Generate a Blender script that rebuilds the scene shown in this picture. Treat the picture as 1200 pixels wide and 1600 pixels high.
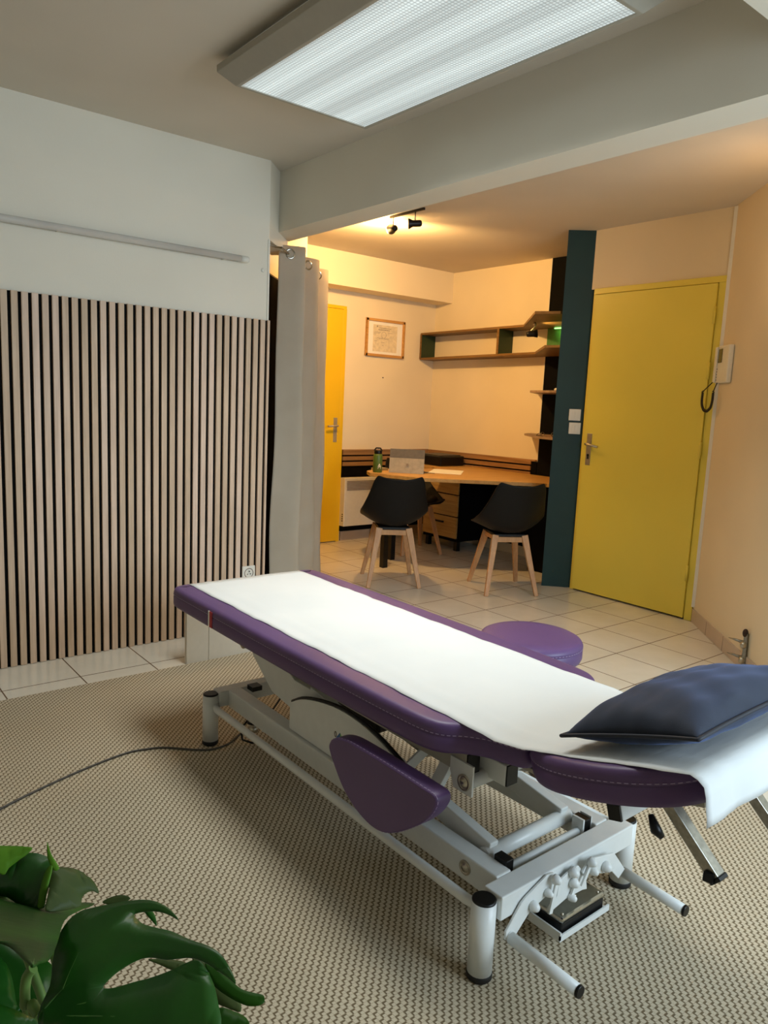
import bpy, bmesh, math, random
from mathutils import Vector, Matrix
random.seed(7)
for o in list(bpy.data.objects): bpy.data.objects.remove(o)
S = bpy.context.scene
C = S.collection
PI = math.pi

# ------------------------------------------------------------------ camera
CAM_P = Vector((0, 0, 1.28))
yaw, pitch, roll, FPX = 0.887505763, 0.147286037, 0.0452890113, 1162.10523
FW = Vector((math.cos(yaw)*math.cos(pitch), math.sin(yaw)*math.cos(pitch), -math.sin(pitch)))
_r = FW.cross(Vector((0, 0, 1))).normalized(); _u = _r.cross(FW)
RT = _r*math.cos(roll) + _u*math.sin(roll)
UP = -_r*math.sin(roll) + _u*math.cos(roll)
cd = bpy.data.cameras.new('camera'); cam = bpy.data.objects.new('camera', cd); C.objects.link(cam)
m3 = Matrix((RT, UP, -FW)).transposed()
cam.matrix_world = Matrix.Translation(CAM_P) @ m3.to_4x4()
cd.sensor_fit = 'HORIZONTAL'; cd.sensor_width = 36; cd.lens = FPX/1200*36
cd.clip_start = 0.02
S.camera = cam

# ------------------------------------------------------------------ view, world
S.view_settings.view_transform = 'Standard'; S.view_settings.look = 'None'
S.view_settings.exposure = 0.28; S.view_settings.gamma = 1; S.view_settings.use_curve_mapping = False
W = bpy.data.worlds.new('world'); S.world = W; W.use_nodes = True
W.node_tree.nodes['Background'].inputs[0].default_value = (0.55, 0.75, 1.0, 1)
W.node_tree.nodes['Background'].inputs[1].default_value = 1.0

# ------------------------------------------------------------------ large lights
def area(name, loc, direction, sx, sy, power, col, spread=180):
    l = bpy.data.lights.new(name, 'AREA'); l.shape = 'RECTANGLE'; l.size = sx; l.size_y = sy
    l.energy = power; l.color = col; l.spread = math.radians(spread)
    o = bpy.data.objects.new(name, l); C.objects.link(o); o.location = loc
    o.rotation_euler = Vector(direction).to_track_quat('-Z', 'Y').to_euler()
    return o
# fluorescent fixture (its prismatic cover sends the light downwards)
LP = area('fixture_light', (1.655, 2.0, 2.385), (0, 0, -1), 0.52, 1.14, 13.6, (0.98, 1.0, 0.95), 125)
LP.rotation_euler = (0, 0, 0)
# daylight entering by the window in the wall behind the camera
area('window_daylight', (2.25, -1.16, 1.5), (-0.05, 1, -0.22), 1.7, 1.3, 46, (0.70, 0.87, 1.0), 160)

# ------------------------------------------------------------------ helpers
def lin(c):
    c = [x/255 for x in c]
    return tuple((x/12.92 if x <= 0.04045 else ((x+0.055)/1.055)**2.4) for x in c) + (1,)

class NT:
    def __init__(s, name, col=(200, 200, 200), rough=0.6, metal=0.0, spec=0.5, emit=None, es=0):
        s.m = bpy.data.materials.new(name); s.m.use_nodes = True
        s.t = s.m.node_tree; s.n = s.t.nodes; s.l = s.t.links
        s.b = s.n['Principled BSDF']
        s.b.inputs['Base Color'].default_value = lin(col)
        s.b.inputs['Roughness'].default_value = rough
        s.b.inputs['Metallic'].default_value = metal
        s.b.inputs['Specular IOR Level'].default_value = spec
        if emit:
            s.b.inputs['Emission Color'].default_value = lin(emit); s.b.inputs['Emission Strength'].default_value = es
        s.pos = None
    def node(s, t, **k):
        n = s.n.new(t)
        for a, v in k.items(): setattr(n, a, v)
        return n
    def coord(s):
        if not s.pos:
            s.pos = s.node('ShaderNodeNewGeometry').outputs['Position']
        return s.pos
    def math(s, op, a, b=None, c=None):
        n = s.node('ShaderNodeMath', operation=op)
        for i, v in enumerate((a, b, c)):
            if v is None: continue
            if isinstance(v, (int, float)): n.inputs[i].default_value = v
            else: s.l.new(v, n.inputs[i])
        return n.outputs[0]
    def xyz(s, v=None):
        n = s.node('ShaderNodeSeparateXYZ'); s.l.new(v or s.coord(), n.inputs[0]); return n.outputs
    def mapping(s, sc=(1, 1, 1), rot=(0, 0, 0), loc=(0, 0, 0), src=None):
        n = s.node('ShaderNodeMapping'); s.l.new(src or s.coord(), n.inputs[0])
        n.inputs['Scale'].default_value = sc; n.inputs['Rotation'].default_value = rot; n.inputs['Location'].default_value = loc
        return n.outputs[0]
    def noise(s, scale, vec=None, detail=3, rough=0.5):
        n = s.node('ShaderNodeTexNoise'); s.l.new(vec or s.coord(), n.inputs['Vector'])
        n.inputs['Scale'].default_value = scale; n.inputs['Detail'].default_value = detail; n.inputs['Roughness'].default_value = rough
        return n.outputs['Fac']
    def ramp(s, fac, stops):
        n = s.node('ShaderNodeValToRGB'); s.l.new(fac, n.inputs[0])
        e = n.color_ramp.elements
        e[0].position, e[0].color = stops[0][0], lin(stops[0][1])
        e[1].position, e[1].color = stops[-1][0], lin(stops[-1][1])
        for p, c in stops[1:-1]:
            x = e.new(p); x.color = lin(c)
        return n.outputs[0]
    def base(s, c): s.l.new(c, s.b.inputs['Base Color']); return s
    def mix(s, f, a, b):
        n = s.node('ShaderNodeMix', data_type='RGBA')
        for i, v in ((0, f), (6, a), (7, b)):
            if isinstance(v, (int, float)): n.inputs[i].default_value = v
            elif isinstance(v, tuple): n.inputs[i].default_value = v
            else: s.l.new(v, n.inputs[i])
        return n.outputs[2]
    def bump(s, h, dist=0.002, st=1.0):
        n = s.node('ShaderNodeBump'); s.l.new(h, n.inputs['Height'])
        n.inputs['Distance'].default_value = dist; n.inputs['Strength'].default_value = st
        s.l.new(n.outputs[0], s.b.inputs['Normal']); return s

def plain(name, col, rough=0.5, metal=0.0, spec=0.5, nscale=40, var=0.05, bump=0.0):
    t = NT(name, col, rough, metal, spec)
    a = tuple(max(0, min(255, x*(1-var))) for x in col); b = tuple(max(0, min(255, x*(1+var))) for x in col)
    f = t.noise(nscale)
    t.base(t.ramp(f, [(0.3, a), (0.7, b)]))
    if bump: t.bump(f, bump, 0.5)
    return t.m

def wall_mat(name, col):
    t = NT(name, col, 0.85, 0, 0.3)
    f = t.noise(2.0, detail=2)
    a = tuple(x*0.985 for x in col); b = tuple(min(255, x*1.012) for x in col)
    t.base(t.ramp(f, [(0.3, a), (0.7, b)]))
    t.bump(t.noise(160, detail=4), 0.0006, 0.5)
    return t.m

def wood(name, c1, c2, axis=0, rough=0.5, scale=1.0, isl=None):
    """wood grain running along axis; isl=(axis, pitch, offset) varies the tone per slat"""
    t = NT(name, c1, rough, 0, 0.4)
    sc = [38*scale]*3; sc[axis] = 2.2*scale
    n = t.noise(1.0, t.mapping(tuple(sc)), 5, 0.6)
    sc2 = [150*scale]*3; sc2[axis] = 5*scale
    f2 = t.noise(1.0, t.mapping(tuple(sc2)), 3, 0.6)
    f = t.math('ADD', t.math('MULTIPLY', n, 0.65), t.math('MULTIPLY', f2, 0.35))
    col = t.ramp(f, [(0.36, c2), (0.62, c1)])
    if isl:
        ax, p, off = isl
        o = t.xyz()[ax]
        k = t.math('FLOOR', t.math('DIVIDE', t.math('SUBTRACT', o, off), p))
        wn = t.node('ShaderNodeTexWhiteNoise', noise_dimensions='1D'); t.l.new(k, wn.inputs['W'])
        tint = t.ramp(wn.outputs[0], [(0.0, (232, 222, 205)), (0.5, (244, 234, 222)), (1.0, (255, 247, 242))])
        mx = t.node('ShaderNodeMix', data_type='RGBA', blend_type='MULTIPLY'); mx.inputs[0].default_value = 1
        t.l.new(col, mx.inputs[6]); t.l.new(tint, mx.inputs[7]); col = mx.outputs[2]
    t.base(col); t.bump(f2, 0.0004, 0.5)
    return t.m

class MB:
    """collects shapes in root-local coordinates and links them as one mesh"""
    def __init__(s): s.v = []; s.f = []; s.sm = []
    def add(s, vs, fs, smooth=False):
        b = len(s.v); s.v += [tuple(v) for v in vs]
        for f in fs: s.f.append([b+i for i in f]); s.sm.append(smooth)
        return s
    def box(s, x0, y0, z0, x1, y1, z1, M=None):
        vs = [Vector((x, y, z)) for x in (x0, x1) for y in (y0, y1) for z in (z0, z1)]
        if M: vs = [M @ v for v in vs]
        return s.add(vs, [(0, 1, 3, 2), (4, 6, 7, 5), (0, 4, 5, 1), (2, 3, 7, 6), (0, 2, 6, 4), (1, 5, 7, 3)])
    def bar(s, a, b, w, h, up=(0, 0, 1), w2=None, h2=None):
        a = Vector(a); b = Vector(b); d = (b-a).normalized(); u = Vector(up)
        if abs(d.dot(u)) > 0.99: u = Vector((1, 0, 0))
        sd = d.cross(u).normalized(); u = sd.cross(d)
        vs = []
        for p, ww, hh in ((a, w, h), (b, w2 or w, h2 or h)):
            for i, j in ((-1, -1), (1, -1), (1, 1), (-1, 1)): vs.append(p + sd*i*ww/2 + u*j*hh/2)
        return s.add(vs, [(3, 2, 1, 0), (4, 5, 6, 7), (0, 1, 5, 4), (1, 2, 6, 5), (2, 3, 7, 6), (3, 0, 4, 7)])
    def tube(s, pts, r, n=12, cap=True, closed=False):
        pts = [Vector(p) for p in pts]; rs = r if isinstance(r, (list, tuple)) else [r]*len(pts)
        L = len(pts); rings = []; prev = None
        for i, p in enumerate(pts):
            if closed: d = (pts[(i+1) % L]-pts[i-1]).normalized()
            else: d = (pts[min(i+1, L-1)]-pts[max(i-1, 0)]).normalized()
            if prev is None:
                u = Vector((0, 0, 1)) if abs(d.z) < 0.9 else Vector((1, 0, 0))
            else: u = prev
            u = (u - d*u.dot(d)).normalized(); prev = u; w = d.cross(u)
            rings.append([p + (u*math.cos(2*PI*k/n)+w*math.sin(2*PI*k/n))*rs[i] for k in range(n)])
        vs = [v for R in rings for v in R]; fs = []
        for i in range(L if closed else L-1):
            j = (i+1) % L
            for k in range(n): fs.append((i*n+k, i*n+(k+1) % n, j*n+(k+1) % n, j*n+k))
        s.add(vs, fs, True)
        if cap and not closed:
            b = len(s.v)-len(vs)
            s.f.append([b+k for k in range(n)][::-1]); s.sm.append(False)
            s.f.append([b+(L-1)*n+k for k in range(n)]); s.sm.append(False)
        return s
    def lathe(s, c, prof, n=24, axis=(0, 0, 1)):
        c = Vector(c); ax = Vector(axis).normalized()
        u = ax.orthogonal().normalized(); w = ax.cross(u)
        vs = []; fs = []
        for r, h in prof:
            for k in range(n):
                vs.append(c + ax*h + (u*math.cos(2*PI*k/n)+w*math.sin(2*PI*k/n))*r)
        for i in range(len(prof)-1):
            for k in range(n): fs.append((i*n+k, i*n+(k+1) % n, (i+1)*n+(k+1) % n, (i+1)*n+k))
        s.add(vs, fs, True)
        b = len(s.v)-len(vs)
        if prof[0][0] > 1e-5: s.f.append([b+k for k in range(n)][::-1]); s.sm.append(False)
        if prof[-1][0] > 1e-5: s.f.append([b+(len(prof)-1)*n+k for k in range(n)]); s.sm.append(False)
        return s
    def prism(s, poly, z0, z1, M=None):
        n = len(poly)
        vs = [Vector((x, y, z0)) for x, y in poly] + [Vector((x, y, z1)) for x, y in poly]
        if M: vs = [M @ v for v in vs]
        fs = [list(range(n))[::-1], list(range(n, 2*n))] + [(i, (i+1) % n, n+(i+1) % n, n+i) for i in range(n)]
        return s.add(vs, fs)
    def sphere(s, c, r, n=14, m=8, sc=(1, 1, 1)):
        c = Vector(c); vs = []; fs = []
        for i in range(m+1):
            th = PI*i/m
            for k in range(n):
                vs.append(c + Vector((r*sc[0]*math.sin(th)*math.cos(2*PI*k/n), r*sc[1]*math.sin(th)*math.sin(2*PI*k/n), r*sc[2]*math.cos(th))))
        for i in range(m):
            for k in range(n): fs.append((i*n+k, (i+1)*n+k, (i+1)*n+(k+1) % n, i*n+(k+1) % n))
        return s.add(vs, fs, True)
    def build(s, name, mat, parent=None, bevel=0, solid=0, subsurf=0, weld=True):
        me = bpy.data.meshes.new(name)
        off = parent.get('_off') if parent else None
        off = Vector(off) if off else Vector((0, 0, 0))
        me.from_pydata([tuple(Vector(v)-off) for v in s.v], [], s.f)
        me.polygons.foreach_set('use_smooth', s.sm)
        me.materials.append(mat)
        bm = bmesh.new(); bm.from_mesh(me)
        if weld: bmesh.ops.remove_doubles(bm, verts=bm.verts, dist=1e-5)
        bmesh.ops.recalc_face_normals(bm, faces=bm.faces)
        bm.to_mesh(me); bm.free()
        o = bpy.data.objects.new(name, me); C.objects.link(o)
        if parent:
            o.parent = parent
            if off.length: o['_off'] = tuple(off)
        if solid:
            md = o.modifiers.new('s', 'SOLIDIFY'); md.thickness = solid; md.offset = 0
        if subsurf:
            md = o.modifiers.new('ss', 'SUBSURF'); md.levels = subsurf; md.render_levels = subsurf
        if bevel:
            md = o.modifiers.new('b', 'BEVEL'); md.width = bevel; md.segments = 2; md.limit_method = 'ANGLE'
            md.harden_normals = False
        return o

def thing(name, label, cat, loc=(0, 0, 0), rz=0, group=None, world=True):
    """an Empty at the base; with world=True the parts are given in world coordinates"""
    o = bpy.data.objects.new(name, None); C.objects.link(o); o.location = loc; o.rotation_euler = (0, 0, rz)
    o.empty_display_size = 0.1
    o['label'] = label; o['category'] = cat
    if group: o['group'] = group
    if world: o['_off'] = tuple(loc)
    return o
def tag(o, label, cat, group=None):
    o['label'] = label; o['category'] = cat
    if group: o['group'] = group
    return o
def struct(o, label=None):
    o['kind'] = 'structure'
    if label: o['label'] = label
    return o
def copy_tree(o, parent=None):
    c = o.copy(); C.objects.link(c); c.parent = parent
    for ch in [x for x in bpy.data.objects if x.parent == o]: copy_tree(ch, c)
    return c

# ------------------------------------------------------------------ materials
M = {}
M['wall'] = wall_mat('painted_wall_white', (232, 225, 209))
M['wall_warm'] = wall_mat('painted_wall_cream', (238, 226, 198))
M['wall_right'] = wall_mat('painted_wall_beige', (228, 212, 180))
M['ceiling'] = wall_mat('painted_ceiling', (214, 205, 190))
M['black_wall'] = plain('black_wall_paint', (5, 5, 5), 0.85, spec=.15, var=0.15)
M['green_wall'] = plain('green_wall_patch', (72, 120, 60), 0.6)
M['teal'] = plain('teal_paint', (24, 56, 57), 0.55, spec=0.4, nscale=3, var=0.06)
M['yellow'] = plain('yellow_gloss_paint', (230, 210, 84), 0.38, nscale=2, var=0.012)
M['yellow2'] = plain('golden_yellow_paint', (240, 196, 30), 0.4, nscale=2, var=0.012)
M['white_trim'] = plain('white_plastic', (228, 224, 212), 0.4, var=0.01)
M['white_metal'] = plain('white_powder_coat', (220, 222, 219), 0.32, spec=0.5, nscale=25, var=0.012)
M['black_plastic'] = plain('black_plastic', (9, 9, 9), 0.4, spec=.35, nscale=60, var=0.15)
M['black_rubber'] = plain('black_rubber', (16, 14, 14), 0.65, var=0.1)
M['chair_black'] = plain('matte_black_shell', (7, 7, 7), 0.6, spec=.3, nscale=50, var=0.1)
M['chrome'] = plain('chrome', (190, 188, 180), 0.13, metal=1.0, var=0.03)
M['steel'] = plain('brushed_steel', (150, 146, 136), 0.3, metal=1.0, nscale=90, var=0.08)
M['nickel'] = plain('satin_nickel', (190, 182, 165), 0.35, metal=1.0, var=0.04)
M['paper'] = plain('white_paper', (246, 246, 240), 0.8, spec=0.1, var=0.005)
M['box_white'] = plain('white_laminate', (205, 196, 180), 0.5, var=0.01)
M['beech'] = wood('beech_wood', (205, 158, 112), (184, 134, 90), 2, 0.45, 1.0)
M['desk_wood'] = wood('oak_worktop', (206, 164, 96), (184, 138, 72), 0, 0.42, 0.8)
M['drawer_wood'] = wood('oak_drawer', (206, 170, 106), (178, 138, 78), 1, 0.5, 1.1)
M['shelf_wood'] = wood('oak_shelf', (138, 104, 56), (108, 78, 38), 1, 0.5, 1.0)
M['frame_wood'] = wood('light_frame_wood', (214, 164, 96), (186, 134, 70), 0, 0.5)
M['baseboard'] = plain('tiled_skirting', (196, 176, 156), 0.35, nscale=6, var=0.02)
M['grout'] = plain('dark_grout', (110, 92, 72), 0.8)
M['green_bottle'] = plain('green_bottle_enamel', (84, 112, 46), 0.4)
M['laptop_dark'] = plain('grey_aluminium', (118, 112, 102), 0.4, metal=0.3)
M['laptop_light'] = plain('silver_aluminium', (176, 168, 150), 0.4, metal=0.3)
M['blue_ink'] = plain('blue_print', (44, 92, 160), 0.5)
M['green_ink'] = plain('green_print', (120, 170, 90), 0.5)
M['brown_ink'] = plain('brown_print', (96, 74, 60), 0.5)
M['grey_ink'] = plain('grey_print', (140, 128, 118), 0.5)
M['grey_cable'] = plain('grey_cable', (72, 68, 62), 0.5)
M['red'] = plain('red_tab', (170, 40, 50), 0.6)
M['stem'] = plain('leaf_stem_green', (96, 130, 60), 0.5)
M['stitch'] = plain('lilac_thread', (170, 150, 185), 0.7)
M['screen'] = plain('intercom_screen', (84, 74, 52), 0.15)
M['soil'] = plain('potting_soil', (52, 38, 28), 0.9, var=0.3)

def leather():
    t = NT('purple_leatherette', (90, 66, 108), 0.42, 0, 0.5)
    t.base(t.ramp(t.noise(5), [(0.3, (88, 63, 108)), (0.7, (94, 68, 116))]))
    v = t.node('ShaderNodeTexVoronoi'); v.inputs['Scale'].default_value = 900; t.l.new(t.coord(), v.inputs['Vector'])
    t.bump(v.outputs['Distance'], 0.0002, 0.4)
    return t.m
M['leather'] = leather()

def velvet():
    t = NT('navy_velvet', (44, 50, 66), 0.75, 0, 0.3)
    n = t.noise(9, t.mapping((1, 1, 1)), 4, 0.6)
    t.base(t.ramp(n, [(0.3, (36, 40, 50)), (0.7, (48, 54, 68))]))
    t.b.inputs['Sheen Weight'].default_value = 0.6; t.b.inputs['Sheen Tint'].default_value = lin((120, 140, 190))
    t.b.inputs['Sheen Roughness'].default_value = 0.45
    t.bump(t.noise(500), 0.0004, 0.5)
    return t.m
M['velvet'] = velvet()

def paper_roll():
    t = NT('couch_paper', (224, 225, 224), 0.75, 0, 0.2)
    t.base(t.ramp(t.noise(3), [(0.3, (219, 222, 222)), (0.7, (226, 228, 227))]))
    w = t.noise(1.0, t.mapping((5, 26, 5)), 4, 0.55)
    t.bump(w, 0.004, 0.35)
    return t.m
M['couch_paper'] = paper_roll()

def fabric():
    t = NT('curtain_fabric', (212, 202, 184), 0.85, 0, 0.2)
    t.base(t.ramp(t.noise(6), [(0.3, (206, 196, 178)), (0.7, (216, 207, 190))]))
    z = t.xyz()[2]
    n = t.noise(1.0, t.mapping((4, 4, 9)), 3, 0.5)
    t.bump(n, 0.012, 0.4)
    tr = t.node('ShaderNodeBsdfTranslucent'); tr.inputs['Color'].default_value = lin((226, 214, 190))
    ms = t.node('ShaderNodeMixShader'); ms.inputs[0].default_value = 0.38
    t.l.new(t.b.outputs[0], ms.inputs[1]); t.l.new(tr.outputs[0], ms.inputs[2])
    t.l.new(ms.outputs[0], t.n['Material Output'].inputs['Surface'])
    return t.m
M['curtain'] = fabric()

def carpet():
    t = NT('woven_carpet', (170, 158, 136), 0.9, 0, 0.15)
    x, y, z = t.xyz()
    c = 0.0112
    u = t.math('DIVIDE', x, c); v = t.math('DIVIDE', y, c)
    fu = t.math('FRACT', u); fv = t.math('FRACT', v)
    a = t.math('ABSOLUTE', t.math('SUBTRACT', t.math('MULTIPLY', fu, 2), 1))
    b = t.math('ABSOLUTE', t.math('SUBTRACT', t.math('MULTIPLY', fv, 2), 1))
    p = t.math('MODULO', t.math('ADD', t.math('ADD', t.math('FLOOR', u), t.math('FLOOR', v)), 10000), 2)
    p = t.math('GREATER_THAN', p, 0.5)
    np_ = t.math('SUBTRACT', 1, p)
    # light tuft cells with thin borders, alternating with cells that carry a dark hook
    border = t.math('MULTIPLY', t.math('GREATER_THAN', t.math('MAXIMUM', a, b), .80), .35)
    hook = t.math('MAXIMUM', t.math('GREATER_THAN', fv, .62), t.math('LESS_THAN', fu, .30))
    hook = t.math('MULTIPLY', hook, .85)
    dk = t.math('ADD', t.math('MULTIPLY', hook, np_), t.math('MULTIPLY', border, p))
    n = t.noise(420, detail=2)
    h = t.math('SUBTRACT', t.math('ADD', 1.0, t.math('MULTIPLY', t.math('SUBTRACT', n, 0.5), 0.5)), dk)
    col = t.ramp(h, [(0.05, (106, 93, 73)), (0.35, (134, 121, 99)), (0.75, (186, 175, 152)), (1.0, (206, 197, 176))])
    big = t.noise(1.3, detail=2)
    tint = t.ramp(big, [(0.3, (238, 232, 224)), (0.7, (255, 252, 248))])
    mx = t.node('ShaderNodeMix', data_type='RGBA', blend_type='MULTIPLY'); mx.inputs[0].default_value = 1
    t.l.new(col, mx.inputs[6]); t.l.new(tint, mx.inputs[7])
    t.base(mx.outputs[2]); t.bump(h, 0.002, 0.6)
    return t.m
M['carpet'] = carpet()

def tiles():
    t = NT('cream_floor_tiles', (206, 196, 176), 0.22, 0, 0.5)
    x, y, z = t.xyz()
    s = 0.32
    # the strip beside the slatted wall is laid on its own grid
    near = t.math('LESS_THAN', x, 1.9)
    ox = t.math('ADD', 4.06, t.math('MULTIPLY', near, -4.06+0.66+0.0))
    oy = t.math('ADD', 2.495, t.math('MULTIPLY', near, -2.495+3.306))
    fu = t.math('FRACT', t.math('ADD', t.math('DIVIDE', t.math('SUBTRACT', x, ox), s), 100))
    fv = t.math('FRACT', t.math('ADD', t.math('DIVIDE', t.math('SUBTRACT', y, oy), s), 100))
    g = 0.009
    def edge(f):
        d = t.math('MINIMUM', f, t.math('SUBTRACT', 1, f))
        return t.math('LESS_THAN', d, g)
    e = t.math('MAXIMUM', edge(fu), edge(fv))
    n = t.noise(3.5, detail=5, rough=0.6)
    tile = t.ramp(n, [(0.3, (218, 212, 197)), (0.7, (228, 223, 210))])
    col = t.mix(e, tile, lin((106, 84, 62)))
    t.base(col)
    t.l.new(t.math('ADD', 0.2, t.math('MULTIPLY', e, 0.6)), t.b.inputs['Roughness'])
    t.bump(t.math('SUBTRACT', 1, e), 0.0015, 0.6)
    return t.m
M['tiles'] = tiles()

def diffuser():
    t = NT('prismatic_diffuser', (230, 235, 235), 0.3)
    x, y, z = t.xyz()
    s = 0.0125
    fu = t.math('FRACT', t.math('DIVIDE', x, s)); fv = t.math('FRACT', t.math('DIVIDE', y, s))
    a = t.math('ABSOLUTE', t.math('SUBTRACT', t.math('MULTIPLY', fu, 2), 1))
    b = t.math('ABSOLUTE', t.math('SUBTRACT', t.math('MULTIPLY', fv, 2), 1))
    cell = t.math('MULTIPLY', t.math('SUBTRACT', 1, t.math('POWER', a, 3)), t.math('SUBTRACT', 1, t.math('POWER', b, 3)))
    # three tubes behind the prisms show as bright bands along y
    w = t.math('COSINE', t.math('MULTIPLY', t.math('SUBTRACT', x, 1.655), 2*PI/0.19))
    band = t.math('ADD', 0.86, t.math('MULTIPLY', w, 0.15))
    w2 = t.math('COSINE', t.math('MULTIPLY', t.math('SUBTRACT', x, 1.655), 2*PI/0.048))
    band = t.math('ADD', band, t.math('MULTIPLY', w2, 0.05))
    f = t.math('MULTIPLY', t.math('ADD', 0.42, t.math('MULTIPLY', cell, 0.62)), band)
    t.b.inputs['Emission Color'].default_value = (0.88, 1.0, 0.985, 1)
    t.l.new(t.math('MULTIPLY', f, 0.70), t.b.inputs['Emission Strength'])
    t.b.inputs['Base Color'].default_value = (0.2, 0.2, 0.2, 1)
    t.bump(cell, 0.003, 0.6)
    return t.m
M['diffuser'] = diffuser()

def leafmat(name, c1, c2):
    t = NT(name, c1, 0.34 if 'dark' in name else 0.5, 0, 0.4 if 'dark' in name else 0.2)
    t.base(t.ramp(t.noise(9, detail=3), [(0.35, c2), (0.7, c1)]))
    t.b.inputs['Subsurface Weight'].default_value = 0.0
    t.bump(t.noise(30), 0.002, 0.4)
    return t.m
M['vein'] = plain('leaf_vein_green', (62, 104, 40), .5)
M['leaf_dark'] = leafmat('dark_green_leaf', (34, 92, 20), (18, 62, 14))
M['leaf_mid'] = leafmat('olive_green_leaf', (38, 84, 10), (24, 60, 6))
M['leaf_light'] = leafmat('light_green_leaf', (104, 150, 40), (74, 118, 26))
M['leaf_grey'] = leafmat('grey_green_leaf', (74, 88, 44), (54, 70, 32))

# ------------------------------------------------------------------ room shell
H = 2.495
XL, YB = -1.7, -1.25          # left and back limits
sy = 3.603                    # slatted wall plane
def slab(name, x0, y0, z0, x1, y1, z1, mat): return struct(MB().box(x0, y0, z0, x1, y1, z1).build(name, mat))
slab('floor', XL-.1, YB-.1, -0.1, 5.1, 5.6, 0, M['tiles'])
slab('ceiling', XL-.1, YB-.1, H, 5.1, 5.6, H+.1, M['ceiling'])
struct(MB().prism([(XL, sy), (2.068, sy), (2.068, sy+.1), (2.05, sy+.14), (XL, sy+.14)], 0, H).build('wall_left', M['wall']))
struct(MB().prism([(2.068, sy+.0005), (2.2045, 3.739), (2.36, 3.9), (2.3, 3.98), (2.068, 3.75)], 2.10, H).build('trim_1', M['wall']))
b = MB().box(2.204, YB, 2.178, 2.368, 3.74, H); b.prism([(2.204, 3.739), (2.368, 3.739), (2.368, 3.905)], 2.178, H)
struct(b.build('trim_2', M['wall']))                                   # the deep beam across the room
slab('trim_3', 1.55, -1.2, 2.3, 2.204, 1.035, H, M['wall'])            # box soffit near the window
# alcove
slab('wall_partition', 2.0, 4.75, 0, 3.04, 4.85, H, M['wall_warm'])
slab('wall_far', 2.0, 5.465, 0, 5.08, 5.6, H, M['wall_warm'])
slab('wall_alcove_left', 1.95, 3.75, 0, 2.05, 5.465, H, M['wall_warm'])
slab('trim_4', 3.04, 5.24, 2.22, 4.98, 5.465, H, M['wall_warm'])       # soffit above the certificate
slab('wall_shelves', 4.98, 3.2, 0, 5.1, 5.6, H, M['wall_warm'])
# wall round the yellow entrance door: lintel over the door, plane x = 4.41
struct(MB().box(4.40, 2.27, 2.105, 4.44, 3.25, H).box(4.44, 2.27, 0, 4.52, 3.25, H).build('wall_door_and_light_block', M['wall_right']))  # second box: unseen backing added to stop light leaking under the door
# column with a teal face set at 45 degrees
struct(MB().prism([(4.268, 3.382), (4.415, 3.235), (4.60, 3.235), (4.98, 3.32), (4.98, 3.40), (4.30, 3.40)], 0, H).build('wall_column', M['teal']))
# oblique wall on the right
RW0, RW1 = (4.40, 2.29), (3.36, 1.25)
def rwall(s, d, z):  # s metres along the oblique wall from the door corner, d towards the room
    k = math.sqrt(.5)
    return Vector((4.40-k*s-k*d, 2.29-k*s+k*d, z))
struct(MB().prism([RW0, RW1, (3.46, 1.15), (4.6, 2.29)], 0, H).build('wall_right', M['wall_right']))
struct(MB().box(3.36, YB, 0, 3.46, 1.25, H).build('wall_window_side', M['wall']))
# wall with the window behind the camera
wx0, wx1, wz0, wz1 = 1.3, 3.2, .8, 2.2
b = MB().box(XL, YB-.1, 0, wx0, YB, H).box(wx1, YB-.1, 0, 3.46, YB, H).box(wx0, YB-.1, 0, wx1, YB, wz0).box(wx0, YB-.1, wz1, wx1, YB, H)
struct(b.build('wall_window', M['wall']))
struct(MB().box(XL-.1, YB, 0, XL, sy+.1, H).build('wall_camera_side', M['wall']))
b = MB()
for x in (wx0+.03, (wx0+wx1)/2, wx1-.03): b.box(x-.03, YB-.09, wz0, x+.03, YB-.04, wz1)
for z in (wz0+.03, wz1-.03): b.box(wx0, YB-.09, z-.03, wx1, YB-.04, z+.03)
struct(b.build('window_1', M['white_trim']))
# skirtings
def skirting(name, a, c, n, h=.085, flat=True):
    a = Vector(a); c = Vector(c); b = MB(); d = (c-a)
    for i in range(n):
        p = a+d*((i+.012)/n); q = a+d*((i+.988)/n)
        b.bar((p.x, p.y, h/2), (q.x, q.y, h/2), .012, h)
    o = struct(b.build(name, M['baseboard'], bevel=.002))
    g = MB().bar((a.x, a.y, h/2-.001), (c.x, c.y, h/2-.001), .009, h-.004); g.build('grout_line', M['grout'], o)
    return o
k = .006*math.sqrt(.5)
skirting('baseboard_right', (4.40-k-.004, 2.29+k-.012, 0), (3.37-k, 1.26+k, 0), 5)
skirting('baseboard_far', (3.93, 5.458, 0), (4.975, 5.458, 0), 3)
# plastic trunking in the corner between the door wall and the oblique wall
struct(MB().box(4.372, 2.262, .095, 4.398, 2.286, 2.49).build('trim_5', M['white_trim'], bevel=.003))
# white cap strip on the corner of the slatted wall
slab('trim_6', 2.060, 3.598, 1.682, 2.0705, 3.6045, 2.10, M['white_trim'])

# ------------------------------------------------------------------ carpet
b = MB().box(XL+.02, YB+.02, 0.0005, 2.50, 3.19, .008)
tag(b.build('carpet', M['carpet'], bevel=.003), 'beige woven carpet with a houndstooth-like weave under the massage table', 'carpet')

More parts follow.
